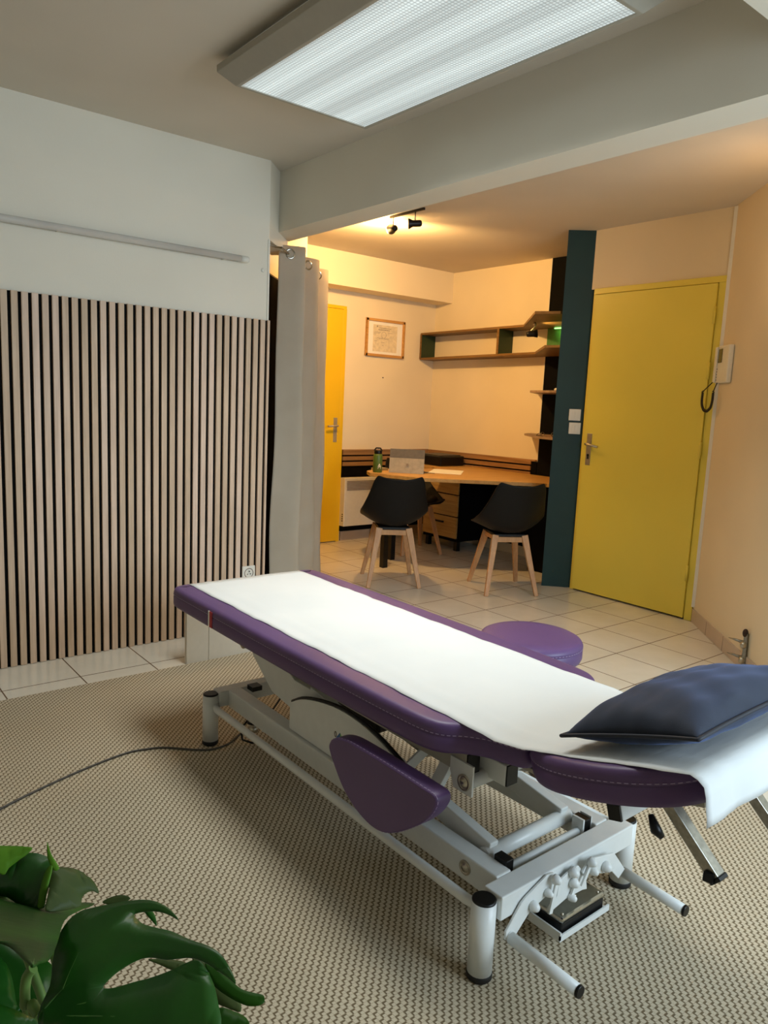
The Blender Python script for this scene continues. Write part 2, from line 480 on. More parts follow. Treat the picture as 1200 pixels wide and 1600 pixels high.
# ------------------------------------------------------------------ slatted wall panels
t = thing('slatted_wall_panel', 'vertical light oak slats on black felt covering the lower left wall', 'wall panel', (1.0, 3.59, 0))
MB().box(-1.68, 3.592, 0, 2.068, 3.6025, 1.68).build('felt_backing', M['black_wall'], t)
b = MB(); pitch_ = (2.049-.791)/30
x = 2.049 + pitch_/2
M['slat'] = wood('slat_oak', (232, 212, 195), (202, 181, 162), 2, 0.55, 1.0, isl=(0, pitch_, 2.049-200*pitch_))
i = 0
while 2.049-pitch_*i > -1.66:
    g0 = 2.049-pitch_*i         # gap centre
    b.box(g0-pitch_+.0075, 3.580, .002, g0-.0075, 3.5925, 1.681); i += 1
b.box(2.049+.0075, 3.580, .002, 2.070, 3.5925, 1.681)
b.build('oak_slats', M['slat'], t, bevel=.0008)
t = thing('wall_socket', 'white french power socket at the foot of the slatted wall', 'socket', (1.965, 3.575, .31))
MB().box(1.925, 3.569, .272, 2.003, 3.580, .350).build('plate', M['white_trim'], t, bevel=.003)
MB().lathe((1.964, 3.5695, .311), [(0.028, 0), (0.028, .002), (0.024, .002), (0.022, -.004)], 24, (0, -1, 0)).build('socket_rim', M['grey_ink'], t)
b = MB().lathe((1.964, 3.5665, .322), [(0.003, 0), (0.003, .006)], 10, (0, -1, 0)); b.lathe((1.955, 3.5668, .306), [(.0028, 0), (.0028, .001)], 10, (0, -1, 0)); b.lathe((1.973, 3.5668, .306), [(.0028, 0), (.0028, .001)], 10, (0, -1, 0))
b.build('socket_contacts', M['black_plastic'], t)
# wall tube lamp
t = thing('tube_lamp', 'long clear tube lamp on the white wall above the slats', 'lamp', (.8, 3.575, 1.96))
tm = NT('frosted_tube', (196, 192, 184), .15, 0, .6); tm.base(tm.ramp(tm.noise(4), [(.3, (188, 184, 178)), (.7, (202, 199, 192))]))
MB().tube([(-.9, 3.573, 1.968), (1.885, 3.573, 1.972)], .0165, 16).build('tube', tm.m, t)
MB().tube([(1.885, 3.573, 1.972), (1.925, 3.573, 1.972), (1.932, 3.573, 1.972)], [.0168, .0168, .012], 16).build('end_cap', M['white_trim'], t)
for x in (-.4, 1.0, 1.80): MB().box(x-.008, 3.575, 1.955, x+.008, 3.603, 1.985).build('wall_clip', M['white_trim'], t)
MB().box(-.9, 3.588, 1.960, 1.885, 3.6028, 1.984).build('backplate', M['grey_ink'], t)
tag(MB().lathe((2.032, 3.603, 1.938), [(.011, 0), (.011, .004), (.006, .006)], 16, (0, -1, 0)).build('screw_cap', M['white_trim']), 'small round screw cap on the white wall right of the tube lamp', 'screw cap')

# ------------------------------------------------------------------ ceiling light
t = thing('ceiling_light', 'large rectangular fluorescent ceiling fixture with a prismatic diffuser, above the massage table', 'ceiling light', (1.655, 2.0, 2.495))
x0, x1, y0, y1 = 1.365, 1.962, 1.352, 2.645
def ring(x0, x1, y0, y1, z): return [(x0, y0, z), (x1, y0, z), (x1, y1, z), (x0, y1, z)]
rings = [ring(x0-.02, x1+.02, y0-.02, y1+.02, 2.494), ring(x0-.02, x1+.02, y0-.02, y1+.02, 2.468), ring(x0-.055, x1+.055, y0-.045, y1+.045, 2.464), ring(x0-.055, x1+.055, y0-.045, y1+.045, 2.440), ring(x0, x1, y0, y1, 2.394), ring(x0+.014, x1-.014, y0+.014, y1-.014, 2.394), ring(x0+.014, x1-.014, y0+.014, y1-.014, 2.404)]
b = MB(); vs = [v for r in rings for v in r]; fs = []
for i in range(len(rings)-1):
    for j in range(4): fs.append((i*4+j, i*4+(j+1) % 4, (i+1)*4+(j+1) % 4, (i+1)*4+j))
b.add(vs, fs)
M['fixture'] = plain('grey_beige_fixture_metal', (172, 166, 152), .5, var=.01)
b.build('housing', M['fixture'], t, bevel=.002)
MB().box(x0+.012, y0+.012, 2.398, x1-.012, y1-.012, 2.403).build('diffuser', M['diffuser'], t)

# ------------------------------------------------------------------ yellow entrance door
def lever(parent, M_, z, side=1, x=None, y=None, plane='x'):
    pass
fr = (MB().box(4.386, 2.286, 0, 4.415, 2.335, 2.0675).box(4.386, 2.262, 2.068, 4.415, 3.215, 2.106).box(4.395, 3.19, 0, 4.44, 3.226, 2.104).build('frame', M['yellow'], bevel=.002))
d = struct(MB().box(4.375, 2.338, .012, 4.41, 3.196, 2.064).build('door_1', M['yellow'], bevel=.002)); fr.parent = d
d['label'] = 'flat yellow entrance door with a satin lever handle'
b = MB().box(4.371, 3.128, .905, 4.3755, 3.166, 1.125)
b.build('handle_plate', M['nickel'], d, bevel=.001)
b = MB().tube([(4.373, 3.148, 1.052), (4.335, 3.148, 1.052), (4.328, 3.135, 1.051), (4.328, 3.045, 1.038)], .009, 10)
b.build('lever_handle', M['nickel'], d)
b = MB().lathe((4.3715, 3.147, .975), [(.008, 0), (.008, .004)], 12, (-1, 0, 0)); b.box(4.3675, 3.142, .948, 4.372, 3.152, .975); b.build('keyhole', M['black_plastic'], d)
for z in (.30, 1.07, 1.55, 1.88):
    MB().tube([(4.372, 2.337, z-.05), (4.372, 2.337, z+.05)], .0085, 10).build('hinge', M['yellow'], d)
# golden door on the far wall
fr2 = (MB().box(3.04, 5.435, 2.06, 3.906, 5.465, 2.086).box(3.872, 5.435, 0, 3.906, 5.465, 2.06).build('frame', M['yellow2'], bevel=.002))
d2 = struct(MB().box(3.06, 5.430, .008, 3.87, 5.46, 2.055).build('door_2', M['yellow2'], bevel=.002))
fr2.parent = d2
d2['label'] = 'golden yellow door half hidden by the curtain'
M['handle_metal'] = plain('worn_handle_metal', (176, 166, 146), .4, metal=.35, var=.03)
MB().box(3.80, 5.425, .905, 3.838, 5.431, 1.12).build('handle_plate', M['handle_metal'], d2, bevel=.001)
MB().tube([(3.818, 5.428, 1.05), (3.818, 5.385, 1.05), (3.805, 5.380, 1.05), (3.71, 5.380, 1.045)], .009, 10).build('lever_handle', M['handle_metal'], d2)

# ------------------------------------------------------------------ switches on the teal column
nt = Vector((-1, -1, 0)).normalized(); tt = Vector((1, -1, 0)).normalized()
def tealp(a, z, d): # a metres from left edge
    p = Vector((4.268, 3.382, 0)) + tt*a + nt*d; p.z = z; return p
for name, zc, lab, a0 in (('light_switch', 1.247, 'white light switch on the teal column, upper of the pair', .100), ('light_switch', 1.153, 'white light switch on the teal column, lower of the pair', .106)):
    t = thing(name, lab, 'light switch', tealp(a0+.04, zc, 0), group=None)
    def pb(a0_, a1_, z0, z1, d0, d1):
        vs = [tealp(a, z, d) for a in (a0_, a1_) for z in (z0, z1) for d in (d0, d1)]
        return MB().add(vs, [(0, 1, 3, 2), (4, 6, 7, 5), (0, 4, 5, 1), (2, 3, 7, 6), (0, 2, 6, 4), (1, 5, 7, 3)])
    pb(a0, a0+.080, zc-.040, zc+.040, 0.0005, .010).build('plate', M['white_trim'], t, bevel=.002)
    pb(a0+.018, a0+.038, zc-.024, zc+.024, .010, .014).build('rocker', M['white_trim'], t, bevel=.001)
    pb(a0+.042, a0+.062, zc-.024, zc+.024, .010, .013).build('rocker', M['white_trim'], t, bevel=.001)

# ------------------------------------------------------------------ intercom on the oblique wall
t = thing('intercom', 'white wall intercom with small screen and black coiled cord beside the yellow door', 'intercom', rwall(.12, 0, 1.58))
def rb(s0, s1, z0, z1, d0, d1):
    vs = [rwall(s, d, z) for s in (s0, s1) for z in (z0, z1) for d in (d0, d1)]
    return MB().add(vs, [(0, 1, 3, 2), (4, 6, 7, 5), (0, 4, 5, 1), (2, 3, 7, 6), (0, 2, 6, 4), (1, 5, 7, 3)])
rb(.030, .245, 1.475, 1.690, 0.001, .030).build('body', M['white_trim'], t, bevel=.008)
rb(.032, .068, 1.480, 1.686, .030, .040).build('handset', M['white_trim'], t, bevel=.006)
rb(.078, .140, 1.592, 1.672, .030, .033).build('screen', M['screen'], t, bevel=.001)
for i in range(5): rb(.070, .076, 1.490+.016*i, 1.497+.016*i, .0299, .0325).build('button', M['grey_ink'], t)
def cpos(u, z): return rwall(.050+.046*u, .062-.022*u, z)      # the loop hangs slightly away from the wall
pts = []
for i in range(41):
    a = i/40; u = -math.cos(PI*a)
    pts.append(cpos(u*(.82+.18*math.sin(PI*a)), 1.425-.115*math.sin(PI*a)**.75))
b = MB(); fine = []; N_ = 40*9
for i in range(len(pts)-1):
    for j in range(9):
        p = pts[i].lerp(pts[i+1], j/9); ph = (i*9+j)*1.25
        w_ = (cpos(1, 0)-cpos(-1, 0)).normalized()
        fine.append(p + w_*math.cos(ph)*.0065 + Vector((0, 0, 1))*math.sin(ph)*.0065)
b.tube(fine, .0036, 6)
b.tube([pts[0], rwall(.035, .036, 1.482)], .003, 6); b.tube([pts[-1], rwall(.085, .025, 1.482)], .003, 6)
b.build('coiled_cord', M['black_plastic'], t)

# ------------------------------------------------------------------ wall bracket (old pipe clips) low on the oblique wall
t = thing('pipe_bracket', 'corroded metal pipe bracket fixed low on the beige oblique wall', 'bracket', rwall(.93, 0, .13))
b = MB().bar(rwall(.93, .014, .02), rwall(.92, .014, .205), .018, .02, up=(1, 0, 0)); b.build('upright', M['steel'], t, bevel=.002)
for z in (.075, .155):
    MB().tube([rwall(.92, .02, z), rwall(.885, .055, z+.004), rwall(.868, .08, z+.006)], [.010, .006, .002], 8).build('spike', M['steel'], t)
    MB().sphere(rwall(.93, .028, z-.01), .016, sc=(1, 1, 1.2)).build('clamp', M['nickel'], t)
MB().sphere(rwall(.92, .02, .205), .014, sc=(1, 1, 1.6)).build('rusty_tip', M['soil'], t)

# ------------------------------------------------------------------ track spotlights
t = thing('track_rail', 'thin dark lighting track on the alcove ceiling', 'lighting track', (3.22, 3.85, 2.495))
MB().box(3.214, 3.69, 2.480, 3.226, 4.03, 2.494).build('rail', M['black_plastic'], t)
def spot(y, aim, label, watts):
    t = thing('track_spotlight', label, 'spotlight', (3.22, y, 2.48), group='spotlights on the ceiling track')
    MB().tube([(3.22, y, 2.479), (3.22, y, 2.43)], .004, 8).build('stem', M['nickel'], t)
    a = Vector(aim).normalized(); c = Vector((3.22, y, 2.41))
    MB().lathe(c-a*.035, [(0.0, -.012), (.015, -.008), (.021, 0), (.021, .05), (.033, .072), (.033, .078), (.029, .078)], 20, a).build('lamp_head', M['black_plastic'], t)
    g = NT('spot_bulb_glow', (255, 220, 160), .3, 0, .5, (255, 214, 140), 14 if watts else .2)
    MB().lathe(c-a*.035, [(0.0, .070), (.027, .070), (.027, .072), (0.0, .072)], 16, a).build('bulb', g.m, t)
    return c, a
spot(3.775, (-.79, .6, -.08), 'black spotlight on the ceiling track, nearer the door, pointing left', 0)
c1, a1 = spot(3.995, (.35, .93, .1), 'round silver spotlight on the ceiling track seen from behind', 1)
def point(name, loc, power, col, r=.04):
    l = bpy.data.lights.new(name, 'POINT'); l.energy = power; l.color = col; l.shadow_soft_size = r
    o = bpy.data.objects.new(name, l); C.objects.link(o); o.location = loc; return o
WARM = (1.0, .57, .20)
point('spot_bulb_light', c1+Vector((.0, .10, -.01)), 13, WARM, .035)
l = bpy.data.lights.new('track_spot_beam', 'SPOT'); l.energy = 62; l.color = WARM; l.spot_size = math.radians(165); l.spot_blend = .5; l.shadow_soft_size = .05
o = bpy.data.objects.new('track_spot_beam', l); C.objects.link(o); o.location = c1+Vector((.03, .08, -.02))
o.rotation_euler = Vector((.62, .62, -.30)).to_track_quat('-Z', 'Y').to_euler()

# sconce just beyond the right edge of the view
t = thing('wall_sconce', 'small warm uplight sconce on the oblique wall', 'lamp', rwall(.98, 0, 2.0))
MB().lathe(rwall(1.0, .07, 1.96), [(.0, 0), (.03, 0), (.05, .06), (.047, .06), (.028, .006)], 20).build('shade', M['nickel'], t)
MB().tube([rwall(1.0, 0, 1.98), rwall(1.0, .05, 1.98)], .008, 8).build('arm', M['nickel'], t)
point('sconce_light', rwall(.99, .09, 2.06), 3.0, (1.0, .66, .36), .03)

# ------------------------------------------------------------------ framed certificate
t = thing('framed_certificate', 'light wood framed certificate on the far alcove wall', 'picture', (4.363, 5.46, 1.69))
def yb(b, x0, x1, z0, z1, y0, y1): return b.box(x0, y0, z0, x1, y1, z1)
b = MB(); X0, X1, Z0, Z1 = 4.138, 4.588, 1.685, 2.018
for q in ((X0, X1, Z0, Z0+.022), (X0, X1, Z1-.022, Z1), (X0, X0+.022, Z0, Z1), (X1-.022, X1, Z0, Z1)): yb(b, *q, 5.445, 5.4645)
b.build('frame', M['frame_wood'], t, bevel=.002)
yb(MB(), X0+.02, X1-.02, Z0+.02, Z1-.02, 5.458, 5.464).build('mount', M['paper'], t)
M['cream_paper'] = plain('cream_paper', (226, 214, 186), .8)
yb(MB(), X0+.085, X1-.085, Z0+.045, Z1-.05, 5.456, 5.4582).build('certificate_sheet', M['cream_paper'], t)
def ftext(body, size, loc, rot, mat, parent, name='lettering', align='CENTER', ext=.0002):
    cu = bpy.data.curves.new(name, 'FONT'); cu.body = body; cu.size = size; cu.align_x = align; cu.extrude = ext
    tmp = bpy.data.objects.new(name+'_c', cu); C.objects.link(tmp)
    bpy.context.view_layer.update()
    me = bpy.data.meshes.new_from_object(tmp.evaluated_get(bpy.context.evaluated_depsgraph_get()))
    bpy.data.objects.remove(tmp); bpy.data.curves.remove(cu)
    o = bpy.data.objects.new(name, me); C.objects.link(o); me.materials.clear(); me.materials.append(mat)
    off = Vector(parent['_off']) if parent and parent.get('_off') else Vector((0, 0, 0))
    Mx = Matrix.Translation(Vector(loc)-off) @ rot.to_4x4()
    me.transform(Mx); o.parent = parent
    return o
b = MB()
ca = Matrix(((1, 0, 0), (0, 0, -1), (0, 1, 0)))
r_ = random.Random(3)
yb(b, 4.262, 4.272, 1.945, 1.960, 5.4555, 5.456)
def line(xa, xb, z, h):
    x = xa
    while x < xb:
        w = r_.uniform(.006, .018); yb(b, x, min(x+w, xb), z, z+h, 5.4555, 5.456); x += w+.004
line(4.285, 4.43, 1.938, .005); line(4.28, 4.41, 1.921, .007)
for z, a, c_ in ((1.90, 4.24, 4.31), (1.89, 4.235, 4.30), (1.90, 4.40, 4.45), (1.85, 4.27, 4.41), (1.842, 4.29, 4.40), (1.822, 4.235, 4.27), (1.812, 4.32, 4.36), (1.785, 4.33, 4.35)): line(a, c_, z, .003)
b.tube([(4.345+.028*math.cos(i*PI/8), 5.4556, 1.88+.028*math.sin(i*PI/8)) for i in range(16)], .0012, 4, closed=True)
b.build('printed_text', M['grey_ink'], t)
tag(MB().lathe((4.361, 5.465, 1.498), [(.005, 0), (.004, .01), (.0, .012)], 8, (0, -1, 0)).build('wall_nail', M['brown_ink']), 'small dark nail in the wall below the certificate', 'nail')

# ------------------------------------------------------------------ long wall shelf with corner part
t = thing('wall_shelf', 'long low box shelf of dark green and oak boards widening beside the teal column', 'shelf', (4.9, 4.6, 1.70))
top = [(4.979, 5.463), (4.80, 5.463), (4.80, 4.19), (4.19, 3.56), (4.275, 3.405), (4.979, 3.405)]
bot = [(4.979, 5.463), (4.80, 5.463), (4.80, 4.05), (4.31, 3.55), (4.36, 3.405), (4.979, 3.405)]
M['shelf_green'] = plain('dark_green_board', (44, 62, 36), .5, var=.04)
def tilt_prism(poly, zl, zr, th):
    """board whose height runs from zl at y=5.46 to zr at y=4.1"""
    b = MB(); n = len(poly)
    zz = lambda y: zr + (zl-zr)*max(0, min(1, (y-4.1)/(5.46-4.1)))
    vs = [Vector((x, y, zz(y))) for x, y in poly]+[Vector((x, y, zz(y)+th)) for x, y in poly]
    fs = [list(range(n))[::-1], list(range(n, 2*n))]+[(i, (i+1) % n, n+(i+1) % n, n+i) for i in range(n)]
    return b.add(vs, fs)
tilt_prism(top, 1.922, 1.94, .018).build('top_board', M['shelf_wood'], t)
tilt_prism(bot, 1.690, 1.715, .018).build('bottom_board', M['shelf_wood'], t)
MB().box(4.80, 5.447, 1.70, 4.978, 5.463, 1.925).build('end_panel', M['shelf_green'], t)
MB().box(4.797, 5.445, 1.70, 4.803, 5.464, 1.93).build('end_edge', M['shelf_wood'], t)
MB().box(4.80, 4.455, 1.72, 4.978, 4.475, 1.935).build('divider', M['shelf_green'], t)
MB().box(4.796, 4.454, 1.72, 4.802, 4.476, 1.935).build('divider_edge', M['shelf_wood'], t)
# black painted strip on the shelf wall, with a patch coloured green between the boards
struct(MB().box(4.966, 3.405, .735, 4.9795, 4.075, 1.715).box(4.966, 3.405, 1.958, 4.9795, 4.075, H-.001).build('trim_7', M['black_wall']))
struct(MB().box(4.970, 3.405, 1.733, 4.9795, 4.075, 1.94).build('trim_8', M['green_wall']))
slab('trim_9', 4.968, 4.075, .85, 4.9795, 4.085, 1.70, M['white_trim'])
slab('trim_10', 4.968, 4.075, 1.96, 4.9795, 4.085, H-.001, M['white_trim'])
# green LED strip under the top board and a clip-on spot
t = thing('led_strip', 'short green led strip glowing under the top shelf board', 'led strip', (4.95, 3.75, 1.935))
g = NT('green_led', (120, 255, 120), .4, 0, .5, (150, 255, 130), 2.2)
MB().box(4.935, 3.42, 1.925, 4.947, 3.98, 1.934).build('strip', g.m, t)
area('led_strip_light', (4.93, 3.70, 1.92), (-.1, 0, -1), .5, .02, .45, (.35, 1.0, .25)).rotation_euler = (0, 0, PI/2)
t = thing('clip_spotlight', 'small dark clip-on spotlight hanging under the shelf board', 'spotlight', (4.62, 3.92, 1.93))
MB().tube([(4.60, 3.90, 1.938), (4.595, 3.90, 1.90), (4.575, 3.915, 1.875), (4.58, 3.905, 1.86)], .005, 8).build('bracket', M['nickel'], t)
MB().sphere((4.60, 3.90, 1.925), .014).build('joint', M['nickel'], t)
ax = Vector((.75, -.66, .12))
MB().lathe((4.545, 3.935, 1.845), [(0, -.0), (.018, .004), (.022, .015), (.024, .055), (.032, .085), (.029, .085)], 18, ax).build('lamp_head', M['black_plastic'], t)
g2 = NT('clip_bulb', (255, 210, 150), .3, 0, .5, (255, 205, 130), 3)
MB().lathe(Vector((4.545, 3.935, 1.845))+ax.normalized()*.078, [(0, 0), (.027, 0), (.027, .003), (0, .003)], 16, ax).build('bulb', g2.m, t)
l = bpy.data.lights.new('clip_spot_light', 'SPOT'); l.energy = 3.0; l.color = (1, .72, .3); l.spot_size = math.radians(110); l.spot_blend = .6; l.shadow_soft_size = .02
o = bpy.data.objects.new('clip_spot_light', l); C.objects.link(o); o.location = Vector((4.545, 3.935, 1.845))+ax.normalized()*.10
o.rotation_euler = Vector((.75, -.45, .35)).to_track_quat('-Z', 'Y').to_euler()
# two small corner shelves on the black strip
for z, lab, poly in ((1.40, 'small oak corner shelf on the black strip, upper of two, beside the teal column', [(4.965, 4.13), (4.55, 3.86), (4.40, 3.55), (4.42, 3.405), (4.965, 3.405)]),
                     (1.055, 'small oak corner shelf on the black strip, lower of two, beside the teal column', [(4.965, 4.17), (4.80, 4.10), (4.44, 3.64), (4.40, 3.405), (4.965, 3.405)])):
    M['shelf_pale'] = M.get('shelf_pale') or wood('pale_oak_shelf', (164, 138, 112), (136, 110, 86), 1, .5)
    tag(MB().prism(poly, z, z+.016).build('corner_shelf', M['shelf_pale']), lab, 'shelf', 'corner shelves beside the column')
t = thing('sunglasses', 'dark folded glasses lying on the lower corner shelf', 'glasses', (4.52, 3.62, 1.071))
for dx in (-.025, .03): MB().tube([(4.50+dx+.02*math.cos(a), 3.62-dx+.004*0, 1.09+.015*math.sin(a)) for a in [i*PI/6 for i in range(12)]], .0025, 6, closed=True).build('lens_rim', M['steel'], t)
MB().tube([(4.455, 3.665, 1.095), (4.47, 3.70, 1.078), (4.54, 3.69, 1.075)], .002, 6).build('temple', M['black_plastic'], t)
tag(MB().lathe((4.50, 3.56, 1.416), [(.02, 0), (.022, .012), (.014, .02), (0, .021)], 16).build('small_dish', M['white_trim']), 'small white dish on the upper corner shelf', 'dish')

# ------------------------------------------------------------------ black wainscot with horizontal slats
t = thing('wainscot', 'low black wainscot topped with three horizontal oak slats along the far wall', 'wall panel', (4.45, 5.46, .08))
MB().box(3.925, 5.452, .088, 4.966, 5.4645, .83).build('backing', M['black_wall'], t)
M['slat_h'] = wood('wainscot_oak', (176, 136, 92), (140, 104, 66), 0, .55)
b = MB()
for z in (.688, .738, .788): b.box(3.925, 5.440, z, 4.955, 5.453, z+.036)
b.box(3.925, 5.438, .824, 4.955, 5.464, .836); b.build('slat', M['slat_h'], t)
t = thing('wainscot', 'low black wainscot with three horizontal oak slats behind the desk on the shelf wall', 'wall panel', (4.97, 4.75, .08))
def tb(y0, y1, z0, z1, dz, xa, xb, b):
    vs = []
    for x in (xa, xb):
        for y, dd in ((y0, dz), (y1, 0)):
            for z in (z0, z1): vs.append(Vector((x, y, z+dd)))
    return b.add(vs, [(0, 1, 3, 2), (4, 6, 7, 5), (0, 4, 5, 1), (2, 3, 7, 6), (0, 2, 6, 4), (1, 5, 7, 3)])
MB().box(4.967, 4.086, .088, 4.9795, 5.437, .83).build('backing', M['black_wall'], t)
M['slat_v'] = wood('wainscot_oak_side', (176, 136, 92), (140, 104, 66), 1, .55)
b = MB()
for z in (.69, .74, .79): tb(4.14, 5.437, z-.002, z+.034, .018, 4.955, 4.968, b)
tb(4.09, 5.437, .822, .834, .014, 4.953, 4.979, b)
b.build('slat', M['slat_v'], t)
struct(MB().box(4.9665, 3.405, .0, 4.9795, 4.086, .735).build('trim_11', M['black_wall']))

# ------------------------------------------------------------------ panel heater
t = thing('panel_heater', 'white electric panel heater on the black wall left of the desk', 'heater', (4.03, 5.40, .14))
MB().box(3.905, 5.37, .145, 4.40, 5.445, .585).build('body', M['white_trim'], t, bevel=.006)
b = MB()
for i in range(7): b.box(3.93, 5.366, .475+i*.013, 4.385, 5.371, .481+i*.013)
b.build('grille', M['grey_ink'], t)
b = MB()
for i in range(4): b.box(3.9035, 5.385, .19+i*.02, 3.9055, 5.40, .20+i*.02)
b.build('side_vents', M['black_plastic'], t)

# ------------------------------------------------------------------ desk
DZ = .722
t = thing('desk', 'L-shaped oak topped desk in the alcove with black legs', 'desk', (4.3, 4.3, 0))
poly = [(3.585, 4.60), (3.745, 4.18), (4.49, 3.58), (4.50, 3.41), (4.965, 3.41), (4.965, 5.435), (4.52, 5.435), (4.52, 4.90), (4.46, 4.76), (3.86, 4.86), (3.66, 4.74)]
MB().prism(poly, DZ-.028, DZ).build('desk_top', M['desk_wood'], t, bevel=.002)
for x, y in ((3.60, 4.40), (3.84, 4.60)):
    MB().box(x-.022, y-.022, 0, x+.022, y+.022, DZ-.028).build('leg', M['black_plastic'], t)
MB().box(4.60, 3.42, .0, 4.96, 3.80, DZ-.03).build('side_cabinet', M['black_wall'], t)
# drawer unit
t = thing('drawer_unit', 'small black drawer cabinet with three oak fronts under the desk', 'cabinet', (4.75, 4.78, 0))
MB().box(4.565, 4.575, .085, 4.95, 5.02, .693).build('carcass', M['black_wall'], t)
for x in (4.60, 4.91):
    for y in (4.61, 4.98): MB().box(x-.02, y-.02, 0, x+.02, y+.02, .087).build('foot', M['black_plastic'], t)
for z0, z1 in ((.505, .685), (.310, .495), (.115, .300)):
    dr = MB().box(4.548, 4.58, z0, 4.566, 5.015, z1).build('drawer', M['drawer_wood'], t, bevel=.001)
    zc = z1-.055 if z0 < .4 else z1-.05
    MB().box(4.536, 4.74, zc-.006, 4.549, 4.86, zc+.008).build('handle', M['black_plastic'], dr)

# things on the desk
t = thing('water_bottle', 'green metal water bottle with a black cap on the left end of the desk', 'bottle', (3.671, 4.622, DZ))
c = Vector((3.674, 4.620, DZ))
MB().lathe(c, [(.034, 0), (.037, .004), (.037, .125), (.034, .140), (.031, .146)], 24).build('body', M['green_bottle'], t)
MB().lathe(c, [(.031, .146), (.032, .150), (.032, .172), (.030, .176)], 24).build('cap', M['black_plastic'], t)
MB().tube([c+Vector((.026*s_, -.02*s_, .174 + (.018 if abs(s_) < .8 else 0))) for s_ in (-1, -.9, -.5, 0, .5, .9, 1)], .006, 8).build('carry_loop', M['black_plastic'], t)
vv = (Vector((0, 0, 0))-Vector((c.x, c.y, 0))).normalized(); hh = Vector((-vv.y, vv.x, 0))
b = MB()
for dz in (0, .014):
    p = lambda a, z: c + (vv*math.cos(a)+hh*math.sin(a))*.0375 + Vector((0, 0, z))
    for a0, z0, a1, z1 in ((.05, .03+dz, .4, .055+dz), (.4, .055+dz, .75, .03+dz)):
        b.tube([p(a0, z0), p((a0+a1)/2, (z0+z1)/2), p(a1, z1)], .0022, 5)
b.build('mountain_logo', M['paper'], t)
# tablet computer on its kickstand
t = thing('tablet_computer', 'silver tablet computer standing open on the desk, seen from behind', 'computer', (3.87, 4.49, DZ))
A = Vector((3.763, 4.582, DZ+.001)); B = Vector((3.960, 4.387, DZ+.001)); e = (B-A).normalized(); nrm = Vector((-e.y, e.x, 0))
if nrm.dot(A) < 0: nrm = -nrm
tilt = Vector((0, 0, 1))*.184 + nrm*(-.035)
A0 = A + nrm*.035; B0 = B + nrm*.035
def quad(p, q, r, s_, th):
    return MB().add([p, q, r, s_, p+nrm*th, q+nrm*th, r+nrm*th, s_+nrm*th], [(0, 1, 2, 3), (7, 6, 5, 4), (0, 4, 5, 1), (1, 5, 6, 2), (2, 6, 7, 3), (3, 7, 4, 0)])
ou = Vector((0, 0, 1))*.188 + nrm*.03
quad(A, B, B+ou, A+ou, .008).build('screen_panel', M['laptop_dark'], t)
kk = (Vector((0, 0, 1))*.118 + nrm*.012)
kb = -nrm*.012
quad(A+kb, B+kb, B+kk, A+kk, .003).build('kickstand', M['laptop_light'], t)
b = MB(); cc = (A+B)/2 + kb*.45 + Vector((0, 0, .068)) + e*.006 - nrm*.004
for i in (0, 1):
    for j in (0, 1):
        p = cc + e*(i*.009-.0085) + Vector((0, 0, 1))*(j*.009-.0085) + (nrm*.2+Vector((0, 0, 0)))*0
        b.add([p, p+e*.008, p+e*.008+Vector((0, 0, .008)), p+Vector((0, 0, .008))], [(0, 1, 2, 3)])
b.build('four_square_logo', M['grey_ink'], t)
MB().add([A+nrm*.03+Vector((0, 0, 0.004)), B+nrm*.03+Vector((0, 0, .004)), B+nrm*.2+Vector((0, 0, 0.002)), A+nrm*.2+Vector((0, 0, 0.002))], [(0, 1, 2, 3)]).build('keyboard_cover', M['black_plastic'], t, solid=.004)
t = thing('printer', 'flat black printer at the back corner of the desk', 'printer', (4.72, 5.1, DZ))
MB().box(4.62, 4.90, DZ+.0005, 4.92, 5.26, .812).build('body', M['black_plastic'], t, bevel=.01)
MB().box(4.64, 4.93, .812, 4.90, 5.23, .819).build('scanner_lid', M['black_plastic'], t, bevel=.004)
t = thing('paper_sheet', 'white sheets of paper lying on the desk right of the tablet', 'paper', (4.2, 4.4, DZ))
MB().add([(4.085, 4.474, DZ+.002), (4.249, 4.259, DZ+.002), (4.526, 4.505, DZ+.002), (4.372, 4.710, DZ+.002)], [(0, 1, 2, 3)]).build('sheet', M['paper'], t, solid=.002)
tag(MB().box(3.74, 4.715, DZ+.0005, 3.86, 4.785, DZ+.02).build('notebook', M['laptop_light']), 'pale notebook on the desk behind the green bottle', 'notebook')
tag(MB().prism([(4.014, 4.505), (4.096, 4.403), (4.157, 4.474), (4.085, 4.577)], DZ+.0002, DZ+.0018).build('dark_card', M['black_plastic']), 'dark card between the tablet and the white papers', 'card')

